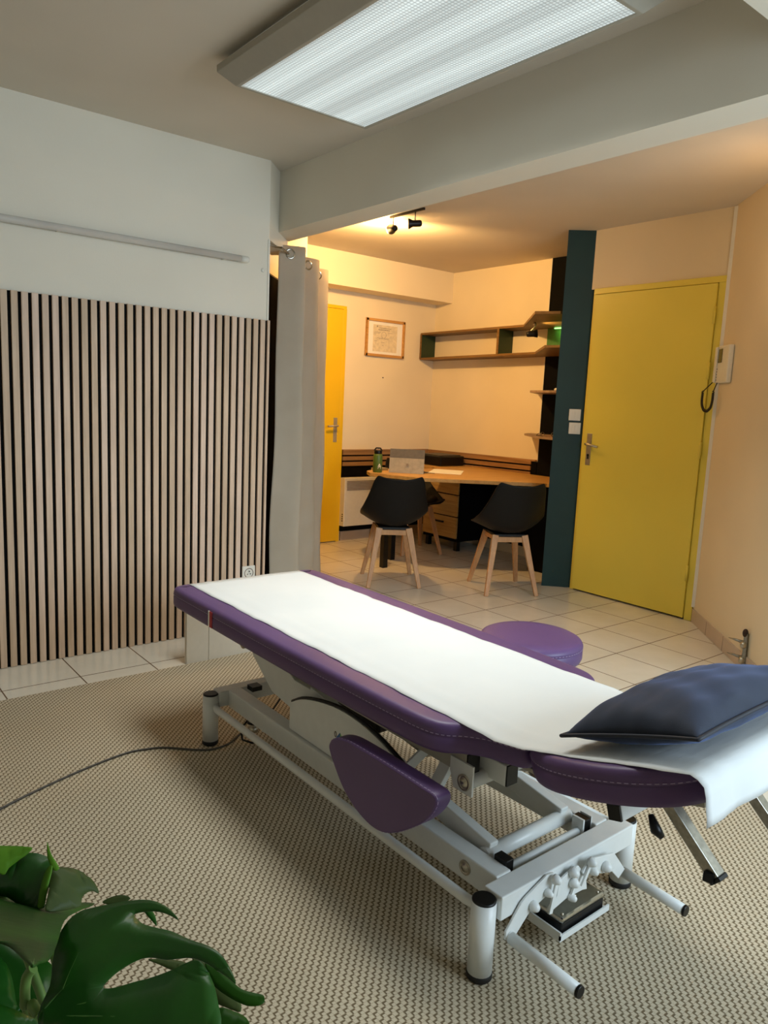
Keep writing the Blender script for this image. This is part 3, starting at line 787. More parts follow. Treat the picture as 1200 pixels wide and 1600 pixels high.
# ------------------------------------------------------------------ chairs
def lerp_tab(tab, v):
    for i in range(len(tab)-1):
        a, b_ = tab[i], tab[i+1]
        if v <= b_[0] or i == len(tab)-2:
            f = (v-a[0])/(b_[0]-a[0]); f = max(0, min(1, f)); f2 = f
            return [p+(q-p)*f2 for p, q in zip(a[1:], b_[1:])]
def make_chair():
    r = bpy.data.objects.new('dining_chair', None); C.objects.link(r); r.empty_display_size = .1
    # local: +y = facing direction
    #        v    y     z     hw    lift  fwd
    tab = [(0.00, .215, .432, .165, .012, -.03), (.10, .205, .440, .200, .020, -.01), (.25, .10, .425, .225, .055, 0), (.42, -.04, .415, .238, .095, .02),
           (.52, -.125, .425, .240, .110, .05), (.60, -.185, .465, .236, .085, .075), (.70, -.225, .545, .222, .045, .075), (.82, -.265, .645, .198, .018, .060), (.93, -.300, .735, .178, .004, .045), (.98, -.316, .772, .165, .012, .04), (1.0, -.322, .782, .142, .010, .035)]
    NU, NV = 14, 34; vs = []; fs = []
    for j in range(NV+1):
        v = j/NV
        # smooth
        acc = [0]*5; 
        for dv in (-.03, 0, .03):
            q = lerp_tab(tab, max(0, min(1, v+dv)))
            acc = [a_+b_/3 for a_, b_ in zip(acc, q)]
        y, z, hw, lift, fwd = acc
        for i in range(NU+1):
            u = -1+2*i/NU
            dip = 0
            if v > .9: dip = (v-.9)/.1*(.016*(abs(u)**2) - .008)
            vs.append(Vector((u*hw, y+fwd*u*u, z+lift*abs(u)**2.2+dip)))
    for j in range(NV):
        for i in range(NU):
            a = j*(NU+1)+i; fs.append((a, a+1, a+NU+2, a+NU+1))
    o = MB().add(vs, fs, True).build('seat_shell', M['chair_black'], r, solid=.012, subsurf=1)
    # padded seat cushion
    b = MB(); prof = [(0, .034), (.6, .034), (.85, .028), (1.0, .004)]
    n = 28; vs = []; fs = []
    for f, h in prof:
        for k_ in range(n):
            a = 2*PI*k_/n; ca_, sa_ = math.cos(a), math.sin(a)
            cx = .185*f*math.copysign(abs(ca_)**.7, ca_); cy = .02+.165*f*math.copysign(abs(sa_)**.7, sa_)
            vs.append(Vector((cx, cy, .428+.09*(cx/.22)**2*.9+h)))
    for i in range(len(prof)-1):
        for k_ in range(n): fs.append((i*n+k_, i*n+(k_+1) % n, (i+1)*n+(k_+1) % n, (i+1)*n+k_))
    b.add(vs, fs, True).build('seat_cushion', M['chair_black'], r)
    # legs and frame
    for sx in (-1, 1):
        for sy_, fy in ((-1, -.213), (1, .213)):
            top = Vector((sx*.105, sy_*.10, .405)); ft = Vector((sx*.180, fy, .0))
            MB().bar(ft+Vector((0, 0, .0)), top, .026, .022, up=(0, 1, 0), w2=.046, h2=.028).build('leg', M['beech'], r, bevel=.003)
    b = MB().bar((-.105, -.10, .375), (.105, -.10, .375), .02, .036).bar((-.105, .10, .375), (.105, .10, .375), .02, .036)
    b.bar((-.108, -.1, .385), (-.108, .1, .385), .018, .03).bar((.108, -.1, .385), (.108, .1, .385), .018, .03)
    b.build('leg_frame', M['beech'], r, bevel=.002)
    MB().box(-.11, -.11, .397, .11, .11, .412).build('seat_plate', M['black_plastic'], r)
    return r
ch = make_chair()
spec = [((3.360, 4.028), math.atan2(.356, .219), 'black shell chair with beech legs in front of the left end of the desk'),
        ((3.930, 3.466), math.atan2(.365, .205), 'black shell chair with beech legs nearest the teal column'),
        ((4.235, 4.800), math.atan2(-.36, -.11), 'black shell chair with beech legs behind the desk, mostly hidden by the left chair')]
for i, (p, a, lab) in enumerate(spec):
    o = ch if i == 0 else copy_tree(ch)
    o.location = (p[0], p[1], 0); o.rotation_euler = (0, 0, a-PI/2)
    o['label'] = lab; o['category'] = 'chair'; o['group'] = 'black shell chairs round the desk'

# ------------------------------------------------------------------ curtain, rod, black panel
k = math.sqrt(.5)
def rodp(s_, w, z): return Vector((2.16+k*s_+k*w, 3.70+k*s_-k*w, z))
t = thing('curtain_rod', 'thin metal curtain rod across the alcove opening', 'curtain rod', rodp(0, 0, 2.09))
MB().tube([rodp(.02, .03, 2.09), rodp(1.50, .03, 2.09)], .006, 12).build('rod', M['steel'], t)
MB().tube([rodp(.02, .03, 2.09), rodp(.0, .0, 2.09), (2.085, 3.66, 2.09)], .005, 8).build('wall_bracket', M['steel'], t)
t = thing('curtain', 'off-white eyelet curtain gathered beside the slatted wall', 'curtain', rodp(.3, 0, 0))
path = [(.16, -.020), (.19, .04), (.22, .108), (.25, .108), (.32, .02), (.38, -.03), (.46, .0), (.55, .085), (.60, .118), (.64, .112), (.73, .03), (.80, -.02), (.87, .03), (.93, .10), (.97, .114), (1.00, .10), (1.04, .04)]
# smooth path
def catmull(P, n=6):
    out = []
    for i in range(len(P)-1):
        p0 = P[max(i-1, 0)]; p1 = P[i]; p2 = P[i+1]; p3 = P[min(i+2, len(P)-1)]
        for j in range(n):
            f = j/n
            out.append(tuple(.5*((2*p1[q])+(-p0[q]+p2[q])*f+(2*p0[q]-5*p1[q]+4*p2[q]-p3[q])*f*f+(-p0[q]+3*p1[q]-3*p2[q]+p3[q])*f**3) for q in range(len(p1))))
    out.append(P[-1]); return out
cp = catmull(path, 5); NZ = 26; vs = []; fs = []
for j in range(NZ+1):
    z = 2.135*(1-j/NZ)+.02*(j/NZ)
    fl = j/NZ
    for (s_, w) in cp:
        sw = w*(1+.12*fl) + .010*fl*math.sin(9*s_+2*z*3); ss = s_ + .02*fl*math.sin(4*s_) 
        if s_ < .24: sw -= .020*fl*fl*(.24-s_)/.08
        vs.append(rodp(ss, sw, z+ (0.0)))
n = len(cp)
for j in range(NZ):
    for i in range(n-1): fs.append((j*n+i, j*n+i+1, (j+1)*n+i+1, (j+1)*n+i))
MB().add(vs, fs, True).build('cloth', M['curtain'], t, solid=.004)
for s_, w in ((.19, .035), (.32, .02), (.535, .06), (.73, .03), (.90, .065)):
    # eyelet facing along the local cloth direction
    i = min(range(n), key=lambda q: abs(cp[q][0]-s_)+abs(cp[q][1]-w)*.5)
    p = rodp(cp[i][0], cp[i][1], 2.09); a = rodp(*cp[max(i-1, 0)], 2.09); c_ = rodp(*cp[min(i+1, n-1)], 2.09)
    tan = (c_-a).normalized(); nn = Vector((tan.y, -tan.x, 0)); 
    MB().tube([p+tan*.025*math.cos(q*PI/10)+Vector((0, 0, .025*math.sin(q*PI/10))) for q in range(20)], .0055, 8, closed=True).build('eyelet', M['chrome'], t)
t = thing('black_panel', 'tall black board standing between the slatted wall and the curtain', 'panel', (2.30, 4.0, 0))
vs = []
MB().prism([(2.055, 3.775), (2.075, 3.755), (2.56, 4.24), (2.54, 4.26)], 0, 1.985).build('board', M['black_wall'], t)
MB().prism([(2.055, 3.775), (2.0755, 3.7545), (2.5605, 4.2395), (2.54, 4.26)], 1.985, 1.993).build('edge_strip', M['steel'], t)

# ------------------------------------------------------------------ low white cabinet behind the table
t = thing('low_screen', 'low pale upright panel on the carpet edge behind the far end of the massage table', 'panel', (1.65, 3.21, 0))
MB().box(1.437, 3.20, 0.0, 1.549, 3.222, .30).build('narrow_leaf', M['box_white'], t, bevel=.001)
MB().box(1.551, 3.20, 0.0, 1.86, 3.222, .30).build('wide_leaf', M['box_white'], t, bevel=.001)

# ------------------------------------------------------------------ massage table
T = thing('massage_table', 'purple padded massage table on a white electric lifting frame', 'massage table', (1.437, 1.69, 0))
CX = 1.437
def inset(poly, d):
    n = len(poly); out = []
    for i in range(n):
        a = Vector(poly[i-1]); b_ = Vector(poly[i]); c_ = Vector(poly[(i+1) % n])
        t1 = (b_-a).normalized(); t2 = (c_-b_).normalized(); tn = (t1+t2).normalized()
        nn = Vector((-tn.y, tn.x)); out.append((b_.x+nn.x*d, b_.y+nn.y*d))
    return out
def smooth_loop(P, n=4):
    out = []; L_ = len(P)
    for i in range(L_):
        p0, p1, p2, p3 = P[i-1], P[i], P[(i+1) % L_], P[(i+2) % L_]
        for j in range(n):
            f = j/n
            out.append(tuple(.5*((2*p1[q])+(-p0[q]+p2[q])*f+(2*p0[q]-5*p1[q]+4*p2[q]-p3[q])*f*f+(-p0[q]+3*p1[q]-3*p2[q]+p3[q])*f**3) for q in (0, 1)))
    return out
def cushion(outline, z0, z1, name, mat, parent, Mx=None, r=.02):
    """outline counter-clockwise; rounded top edge"""
    b = MB(); rings = [(.012, z0), (.002, z0+.004), (0, z0+.012), (0, z1-.034), (.0035, z1-.031), (0, z1-.028), (0.001, z1-.015), (.004, z1-.007), (.009, z1-.002), (.018, z1), (.05, z1+.0008)]
    n = len(outline); vs = []; fs = []
    for d, z in rings:
        for x, y in inset(outline, d):
            v = Vector((x, y, z)); vs.append(Mx @ v if Mx else v)
    for i in range(len(rings)-1):
        for k_ in range(n): fs.append((i*n+k_, i*n+(k_+1) % n, (i+1)*n+(k_+1) % n, (i+1)*n+k_))
    fs.append(list(range(n))[::-1]); fs.append([(len(rings)-1)*n+k_ for k_ in range(n)])
    b.add(vs, fs, True)
    for q in (-1, -2): b.sm[q] = False
    return b.build(name, mat, parent)
def stitches(outline, z, parent, Mx=None, L=.008, gap=.0055, off=-.0008):
    b = MB(); pts = inset(outline, off); n = len(pts); acc = 0; on = 0
    for i in range(n):
        a = Vector(pts[i]); c_ = Vector(pts[(i+1) % n]); d = (c_-a); Ls = d.length
        if Ls < 1e-6: continue
        d /= Ls; s_ = -acc
        while s_ < Ls:
            s0 = max(s_, 0); s1 = min(s_+L, Ls)
            if s1 > s0:
                p = a+d*s0; q = a+d*s1
                pp = [Vector((p.x, p.y, z-.0007)), Vector((q.x, q.y, z-.0007)), Vector((q.x, q.y, z+.0007)), Vector((p.x, p.y, z+.0007))]
                b.add([Mx @ v if Mx else v for v in pp], [(0, 1, 2, 3)])
            s_ += L+gap
        acc = (Ls - (s_-(L+gap))) if s_ > Ls else 0
        acc = max(0, min(acc, L+gap))
    b.build('stitching', M['stitch'], parent, solid=.0006, weld=False)
def sym(left):
    """left side points from the far end to the near end -> closed ccw outline"""
    L_ = catmull(left, 5)
    R_ = [(2*CX-x, y) for x, y in L_[::-1]]
    return L_ + R_
left = [(1.165, 2.640), (1.130, 2.625), (1.115, 2.590), (1.112, 2.45), (1.112, 2.0), (1.115, 1.6), (1.122, 1.30), (1.130, 1.20), (1.150, 1.155), (1.185, 1.125), (1.215, 1.085), (1.232, 1.04), (1.250, 1.00), (1.275, .990)]
outl = sym(left)
main = cushion(outl, .478, .552, 'main_cushion', M['leather'], T)
stitches(outl, .552-.026, main)
TA = math.radians(16)
Mh = Matrix.Translation((0, .985, .478)) @ Matrix.Rotation(-TA, 4, 'X')      # local y from 0 to -0.47
hl = [(1.300, -.003), (1.262, -.008), (1.232, -.030), (1.192, -.080), (1.166, -.14), (1.157, -.21), (1.161, -.28), (1.178, -.34), (1.210, -.39), (1.258, -.420), (1.32, -.432), (1.40, -.436)]
hout = sym(hl)
head = cushion(hout, .0, .072, 'head_cushion', M['leather'], T, Mh)
stitches(hout, .072-.026, head, Mh)
# french flag tag
MB().box(1.1105, 2.290, .484, 1.1125, 2.300, .540).build('white_tag', M['paper'], T)
MB().box(1.1103, 2.270, .484, 1.1122, 2.290, .540).build('red_tag', M['red'], T)

wm = M['white_metal']; bp = M['black_plastic']
# feet
for x, y in ((1.163, 2.38), (1.155, 1.005), (1.712, 1.012), (1.716, 2.38)):
    f = MB().tube([(x, y, .022), (x, y, .197)], .0285, 24).build('foot_post', wm, T)
    MB().lathe((x, y, .1965), [(.0275, 0), (.0275, .003), (.024, .006)], 24).build('foot_cap', bp, f)
    MB().lathe((x, y, 0.008), [(.026, 0), (.0295, .004), (.0295, .016), (.0275, .018)], 24).build('rubber_foot', M['black_rubber'], f)
# base frame
MB().box(1.18, .975, .150, 1.69, 1.03, .208).build('cross_rail', wm, T, bevel=.003)
MB().box(1.185, 2.355, .150, 1.69, 2.405, .208).build('cross_rail', wm, T, bevel=.003)
MB().box(1.222, 1.03, .145, 1.272, 2.356, .21).build('base_rail', wm, T, bevel=.004)
MB().box(1.602, 1.03, .145, 1.652, 2.356, .21).build('base_rail', wm, T, bevel=.004)
MB().tube([(1.175, 2.36, .156), (1.163, 2.33, .156), (1.160, 1.06, .163), (1.165, 1.03, .165)], .0125, 14).build('foot_bar', wm, T)
MB().tube([(1.705, 2.36, .156), (1.712, 2.33, .156), (1.712, 1.06, .163)], .0125, 14).build('foot_bar', wm, T)
b = MB()
for y in (2.10, 1.985): b.sphere((1.222, y, .152), .006)
b.build('adjusting_screw', wm, T)
# bolts on the base rail and upper bracket
def bolt(x, y, z, ax=(-1, 0, 0), r=.018):
    o = MB().lathe((x, y, z), [(r, 0), (r, .003), (r*.8, .003), (r*.75, .001), (r*.55, .001), (r*.5, .006), (.0, .008)], 20, ax).build('bolt', M['nickel'], T); return o
bolt(1.222, 1.13, .180); bolt(1.203, 1.134, .403, r=.02)
# cross tubes
MB().tube([(1.275, 1.12, .196), (1.60, 1.12, .196)], .020, 18).build('cross_tube', wm, T)
MB().tube([(1.275, 1.060, .190), (1.60, 1.060, .190)], .010, 14).build('thin_cross_tube', wm, T)
for x in (1.283, 1.585):
    MB().box(x-.012, 1.045, .165, x+.014, 1.085, .222).build('bearing_block', bp, T, bevel=.002)
b = MB().box(1.566, 1.045, .160, 1.572, 1.08, .226).box(1.600, 1.045, .160, 1.603, 1.08, .226); b.build('bearing_bracket', wm, T)
# lower scissor arms rising to the far end and crossing arms
MB().bar((1.300, 1.115, .200), (1.300, 1.92, .330), .030, .055, up=(0, 0, 1)).build('lift_arm', wm, T, bevel=.003)
MB().bar((1.575, 1.115, .200), (1.575, 1.92, .330), .030, .055, up=(0, 0, 1)).build('lift_arm', wm, T, bevel=.003)
# motor / actuator body and rods between the arms
MB().tube([(1.437, 1.50, .27), (1.437, 1.75, .30)], .024, 18).build('actuator_rod', M['steel'], T)
MB().bar((1.437, 1.70, .29), (1.437, 2.18, .28), .075, .085).build('actuator_motor', bp, T, bevel=.01)
# upper link arms near the head end
MB().bar((1.283, 1.245, .425), (1.283, 1.330, .245), .022, .034, up=(0, 1, 0)).build('link_arm', wm, T, bevel=.002)
MB().bar((1.59, 1.22, .425), (1.59, 1.320, .235), .022, .034, up=(0, 1, 0)).build('link_arm', wm, T, bevel=.002)
MB().bar((1.520, 1.075, .395), (1.520, 1.50, .245), .020, .075, up=(0, 0, 1)).build('inner_arm', wm, T, bevel=.002)
# far arms: wedge plates running from the upper roller to the middle
for x in (1.30, 1.575):
    b = MB(); th = .022
    prof = [(2.33, .40), (2.30, .345), (2.16, .255), (2.00, .235), (1.80, .285), (1.76, .32), (1.80, .345), (2.02, .345), (2.22, .44), (2.30, .45)]
    vs = [Vector((x-th/2, y, z)) for y, z in prof]+[Vector((x+th/2, y, z)) for y, z in prof]; n = len(prof)
    fs = [list(range(n)), list(range(n, 2*n))[::-1]]+[(i, (i+1) % n, n+(i+1) % n, n+i) for i in range(n)]
    b.add(vs, fs); b.build('far_arm', wm, T, bevel=.002)
MB().tube([(1.27, 2.335, .395), (1.61, 2.335, .395)], .014, 14).build('roller_axle', wm, T)
for x in (1.262, 1.60): MB().lathe((x, 2.335, .388), [(.012, 0), (.022, .002), (.022, .018), (.012, .02)], 18, (1, 0, 0)).build('roller', M['nickel'], T)
MB().tube([(1.31, 1.85, .345), (1.56, 1.85, .345)], .028, 18).build('pivot_tube', wm, T)
# upper frame under the cushion
M['underframe'] = plain('beige_underframe', (176, 170, 154), .45, var=.01)
MB().box(1.208, 1.135, .415, 1.250, 2.45, .470).build('upper_rail', M['underframe'], T, bevel=.003)
MB().box(1.624, 1.135, .415, 1.666, 2.45, .470).build('upper_rail', M['underframe'], T, bevel=.003)
MB().box(1.205, 2.41, .430, 1.67, 2.45, .477).build('upper_cross_rail', M['underframe'], T, bevel=.003)
MB().box(1.246, 1.15, .468, 1.629, 2.40, .477).build('base_board', M['underframe'], T)
MB().box(1.209, 1.131, .416, 1.249, 1.1355, .469).build('rail_end_cap', bp, T)
MB().box(1.625, 1.131, .416, 1.665, 1.1355, .469).build('rail_end_cap', bp, T)
# bracket plates, hinge tube of the head section
for x in (1.203, 1.665): MB().prism([(0, 0), (.06, 0), (.075, .04), (.075, .075), (0, .075)], x, x+.005, Matrix(((0, 0, 1, 0), (1, 0, 0, 1.108), (0, 1, 0, .376), (0, 0, 0, 1)))).build('hinge_plate', wm, T)
MB().tube([(1.208, 1.135, .400), (1.665, 1.135, .400)], .019, 16).build('hinge_tube', wm, T)
MB().box(1.268, 1.065, .402, 1.308, 1.30, .455).build('head_rail', wm, T, bevel=.003)
MB().box(1.566, 1.065, .402, 1.606, 1.30, .455).build('head_rail', wm, T, bevel=.003)
for x in (1.2695, 1.5675): MB().box(x, 1.061, .4035, x+.037, 1.0655, .4535).build('rail_end_cap', bp, T)
MB().box(1.28, .985, .462, 1.595, 1.30, .472).build('neck_plate', M['underframe'], T)
MB().tube([(1.42, 1.00, .42), (1.437, .90, .43), (1.437, .80, .46)], [.012, .012, .010], 12).build('gas_spring', bp, T)
# head section support: cross bar with end cap, sockets and steel arms
def hp(x, s_, z): return Mh @ Vector((x, -s_, z))
b = MB().add([hp(x, s_, z) for x in (1.205, 1.66) for s_ in (.236, .266) for z in (-.044, -.012)], [(0, 1, 3, 2), (4, 6, 7, 5), (0, 4, 5, 1), (2, 3, 7, 6), (0, 2, 6, 4), (1, 5, 7, 3)])
b.build('head_cross_bar', wm, T, bevel=.003)
b = MB().add([hp(x, s_, z) for x in (1.2005, 1.2055) for s_ in (.237, .265) for z in (-.043, -.013)], [(0, 1, 3, 2), (4, 6, 7, 5), (0, 4, 5, 1), (2, 3, 7, 6), (0, 2, 6, 4), (1, 5, 7, 3)])
b.build('bar_end_cap', bp, T)
b = MB()
for x in (1.27, 1.58): b.add([hp(xx, s_, z) for xx in (x, x+.035) for s_ in (.05, .40) for z in (-.014, -.001)], [(0, 1, 3, 2), (4, 6, 7, 5), (0, 4, 5, 1), (2, 3, 7, 6), (0, 2, 6, 4), (1, 5, 7, 3)])
b.build('head_base_board', M['underframe'], T)
for x, y0_, z0_, y1_, z1_ in ((1.36, .720, .510, .600, .400), (1.625, .715, .510, .590, .392)):
    p0 = Vector((x, y0_, z0_)); p1 = Vector((x, y1_, z1_))
    MB().bar(p0, p1, .028, .024, up=(0, 0, 1)).build('steel_arm', M['steel'], T, bevel=.002)
    d = (p1-p0).normalized()
    MB().bar(p1-d*.001, p1+d*.008, .031, .027).build('arm_end_cap', bp, T, bevel=.002)
    MB().bar(p1-d*.010+Vector((-.022, 0, -.004)), p1-d*.022+Vector((.01, 0, -.020)), .02, .02).build('clamp_knob', bp, T, bevel=.003)
    MB().bar(p0-d*.028, p0+d*.012, .040, .036).build('arm_socket', bp, T, bevel=.004)
MB().tube([(1.335, .735, .472), (1.325, .715, .452), (1.332, .705, .440)], [.006, .012, .007], 10).build('release_knob', bp, T)

# half round arm pad folded down at the side
padp = [(1.5232, 0.3548), (1.5215, 0.3772), (1.5019, 0.3959), (1.451, 0.4109), (1.3694, 0.4148), (1.2445, 0.4166), (1.1533, 0.416), (1.1209, 0.4155), (1.1076, 0.4079), (1.1082, 0.3892), (1.1308, 0.3519), (1.1717, 0.3109), (1.2332, 0.265), (1.2852, 0.2385), (1.3359, 0.2316), (1.3957, 0.2439), (1.4478, 0.2707), (1.4877, 0.3084)]
padp = smooth_loop(padp, 4)
area2 = sum(padp[i-1][0]*padp[i][1]-padp[i][0]*padp[i-1][1] for i in range(len(padp)))
if area2 < 0: padp = padp[::-1]
b = MB(); n = len(padp)
rr_ = [(.004, 1.136), (.001, 1.134), (0, 1.130), (0, 1.0925), (.001, 1.0895), (.004, 1.0880)]
vs = [Vector((x, y, z)) for d_, x in rr_ for y, z in inset(padp, d_)]
fs = []
for i in range(len(rr_)-1):
    for k_ in range(n): fs.append((i*n+k_, i*n+(k_+1) % n, (i+1)*n+(k_+1) % n, (i+1)*n+k_))
fs.append(list(range(n))[::-1]); fs.append([(len(rr_)-1)*n+k_ for k_ in range(n)])
b.add(vs, fs, True); b.sm[-1] = False; b.sm[-2] = False
ap = b.build('arm_pad', M['leather'], T)
Mp = Matrix(((0, 0, -1, 1.130), (1, 0, 0, 0), (0, 1, 0, 0), (0, 0, 0, 1)))
stitches(padp, .0375, ap, Mp)
MB().bar((1.14, 1.30, .36), (1.27, 1.30, .43), .03, .006, up=(0, 1, 0)).build('arm_pad_bracket', wm, T)

# motor cover with black arc trim and the maker's mark
cov = [(1.957, .222), (1.957, .292)] + [(1.958-.03, .318), (1.87, .342), (1.80, .360), (1.72, .372), (1.64, .374), (1.56, .367), (1.48, .350), (1.40, .322), (1.32, .285), (1.25, .235), (1.23, .212)]
cov = [(1.957, .212), (1.957, .300)] + catmull([(1.955, .300), (1.90, .330), (1.82, .354), (1.72, .371), (1.64, .374), (1.56, .367), (1.48, .350), (1.40, .322), (1.36, .301), (1.33, .283), (1.325, .240), (1.322, .212)], 3)[1:]
b = MB(); n = len(cov)
vs = [Vector((1.236, y, z)) for y, z in cov]+[Vector((1.256, y, z)) for y, z in cov]
b.add(vs, [list(range(n)), list(range(n, 2*n))[::-1]]+[(i, (i+1) % n, n+(i+1) % n, n+i) for i in range(n)])
cover = b.build('motor_cover', wm, T)
MB().tube([(1.246, y, z+.002) for y, z in cov[1:] if z > .28], .0062, 8).build('black_edge_trim', bp, cover)
rt = Matrix(((0, 0, -1), (-1, 0, 0), (0, 1, 0)))       # text in the plane x = const read from -x
ftext('0', .026, (1.2352, 1.699, .284), rt, M['brown_ink'], cover)
ftext('ferrox', .027, (1.2352, 1.652, .290), rt, M['brown_ink'], cover, align='LEFT')
def tri(ps, mat, nm): MB().add([Vector((1.2354, y, z)) for y, z in ps]+[Vector((1.2362, y, z)) for y, z in ps], [(0, 1, 2), (5, 4, 3), (0, 3, 4, 1), (1, 4, 5, 2), (2, 5, 3, 0)]).build(nm, mat, cover)
tri([(1.706, .272), (1.677, .3055), (1.671, .272)], M['blue_ink'], 'blue_triangle')
tri([(1.6705, .272), (1.6765, .305), (1.655, .286)], M['green_ink'], 'green_triangle')

# pedals, brake plates and round bolts on the near cross rail
def plate(poly, y, th, name):
    b = MB(); n = len(poly)
    b.add([Vector((x, y, z)) for x, z in poly]+[Vector((x, y-th, z)) for x, z in poly], [list(range(n))[::-1], list(range(n, 2*n))]+[(i, (i+1) % n, n+(i+1) % n, n+i) for i in range(n)])
    return b.build(name, wm, T, bevel=.0015)
plate([(1.1908, 0.1258), (1.2373, 0.1764), (1.251, 0.1844), (1.323, 0.2112), (1.3491, 0.2074), (1.3696, 0.1763), (1.3559, 0.1521), (1.3226, 0.1561), (1.2698, 0.1412), (1.2296, 0.1061), (1.2136, 0.0943), (1.1913, 0.1046)], .972, .006, 'pedal_plate')
plate([(1.3612, 0.1862), (1.4031, 0.1978), (1.4328, 0.1981), (1.4677, 0.1591), (1.4767, 0.1182), (1.458, 0.1236), (1.3928, 0.1268), (1.3344, 0.1157), (1.3263, 0.125), (1.3563, 0.1486)], .964, .006, 'link_plate')
plate([(1.4497, 0.1662), (1.44, 0.1818), (1.4646, 0.2063), (1.5703, 0.1841), (1.626, 0.1184), (1.6003, 0.1015), (1.5677, 0.1339), (1.517, 0.1484), (1.4717, 0.1729)], .956, .006, 'pedal_plate')
for x, z, r in ((1.276, .156, .012), (1.339, .202, .011), (1.324, .170, .009), (1.4064, .1936, .012), (1.410, .166, .012), (1.4068, .1291, .0095), (1.465, .2025, .011), (1.476, .1747, .010), (1.530, .165, .013)):
    MB().lathe((x, .966 if x < 1.33 else .958 if x < 1.45 else .950, z), [(r, 0), (r*1.1, .004), (r, .010), (r*.6, .018), (0, .021)], 16, (0, -1, 0)).build('round_bolt', wm, T)
MB().bar((1.345, .953, .195), (1.328, .953, .120), .012, .005, up=(0, 1, 0)).build('link_rod', wm, T)
MB().bar((1.420, .952, .166), (1.400, .952, .125), .008, .005, up=(0, 1, 0)).build('link_rod', wm, T)
MB().bar((1.465, .946, .200), (1.435, .946, .150), .010, .005, up=(0, 1, 0)).build('link_rod', wm, T)
for p0, p1 in (((1.205, .962, .108), (1.202, .778, .108)), ((1.640, .965, .098), (1.632, .788, .098))):
    MB().tube([p0, p1], .0135, 16).build('pedal_bar', wm, T)
    MB().tube([p0, (p0[0], .972, p0[2]+.004)], .012, 14).build('pedal_hub', wm, T)
    MB().tube([p1, (p1[0], p1[1]-.006, p1[2])], [.0142, .013], 16).build('pedal_end_cap', bp, T)
# tray with chrome foot control box
t2 = MB().add([Vector(v) for v in []], [])
b = MB().box(1.350, .935, .050, 1.545, .939, .062).box(1.350, .935, .050, 1.354, 1.035, .070).box(1.350, .935, .046, 1.545, 1.035, .050).box(1.350, 1.031, .05, 1.545, 1.035, .15)
b.build('control_tray', wm, T)
cb = MB().box(1.364, .944, .050, 1.532, 1.022, .082).build('control_box', bp, T, bevel=.004)
MB().box(1.362, .942, .082, 1.534, 1.024, .096).build('chrome_cover', M['chrome'], cb, bevel=.006)
b = MB()
for x, y in ((1.378, .955), (1.518, .955), (1.46, .98)): b.lathe((x, y, .096), [(.004, 0), (.004, .002), (0, .003)], 10)
b.build('cover_screw', M['nickel'], cb)
# castor hidden beside the far rail with a black ring
MB().lathe((1.285, 2.28, .06), [(.0, 0), (.010, 0), (.018, .004), (.018, .022), (.012, .024), (.012, .034), (.018, .036), (.018, .052), (.010, .056), (.010, .088)], 18).build('levelling_jack', M['nickel'], T)
MB().tube([(1.285+.019*math.cos(i*PI/8), 2.28+.019*math.sin(i*PI/8), .098) for i in range(16)], .0045, 6, closed=True).build('black_ring', bp, T)
MB().tube([(1.272, 2.30, .10), (1.250, 2.31, .07), (1.252, 2.30, .03), (1.285, 2.285, .015), (1.30, 2.27, .02)], .004, 8).build('jack_hose', bp, T)
b = MB().box(1.29, 2.30, .205, 1.33, 2.34, .222); b.build('cable_clamp', bp, T)

# power cable over the carpet
cpts = [(0.20, 2.175), (.448, 2.321), (.680, 2.414), (.867, 2.462), (.950, 2.455), (1.015, 2.427), (1.10, 2.35), (1.150, 2.325), (1.215, 2.335), (1.275, 2.375), (1.33, 2.40)]
cc = catmull([(x, y, .012) for x, y in cpts], 8)
far = [(-1.0, 1.5, .012), (-.4, 1.85, .012)]
cc = catmull(far + [(x, y, .012) for x, y in cpts] + [(1.36, 2.36, .03), (1.38, 2.30, .12), (1.40, 2.22, .24)], 8)
tag(MB().tube(cc, .0036, 8).build('power_cable', M['grey_cable']), 'thin dark grey power cable running over the carpet from the massage table', 'cable')

# couch paper
cs = []   # (y, z) along the strip
for i in range(41): cs.append((2.618-(2.618-1.03)*i/40, .5537))
for i in range(1, 17):
    s_ = .405*i/16 + .03
    v = Mh @ Vector((0, -s_, .0742)); cs.append((v.y, v.z))
e_ = Vector(cs[-1]); 
for dy, dz in ((-.014, -.004), (-.024, -.014), (-.030, -.03), (-.032, -.05), (-.034, -.065), (-.035, -.080)): cs.append((e_.x+dy, e_.y+dz))
X0, X1, NX = 1.182, 1.680, 26
vs = []; fs = []; rr = random.Random(5)
for j, (y, z) in enumerate(cs):
    for i in range(NX+1):
        u = i/NX; x = X0+(X1-X0)*u
        dx = .0022*math.sin(j*.9+i*.2)+.0015*math.sin(j*2.3)
        dz = .0
        if .12 < u < .16: dz = .0022
        w = abs(math.sin(y*23+x*7)*math.sin(y*9.0-x*15+1.3))*.0016
        if j > len(cs)-6: dxx = .006*math.sin(u*9+1)*(j-(len(cs)-6))/5
        else: dxx = 0
        # paper sags slightly where it spans the narrow neck of the table
        vs.append(Vector((x+dx, y-abs(dxx), z+dz+w)))
for j in range(len(cs)-1):
    for i in range(NX):
        a = j*(NX+1)+i; fs.append((a, a+1, a+NX+2, a+NX+1))
tag(MB().add(vs, fs, True).build('couch_paper', M['couch_paper'], solid=.0005), 'long strip of white couch paper laid along the purple massage table', 'paper')

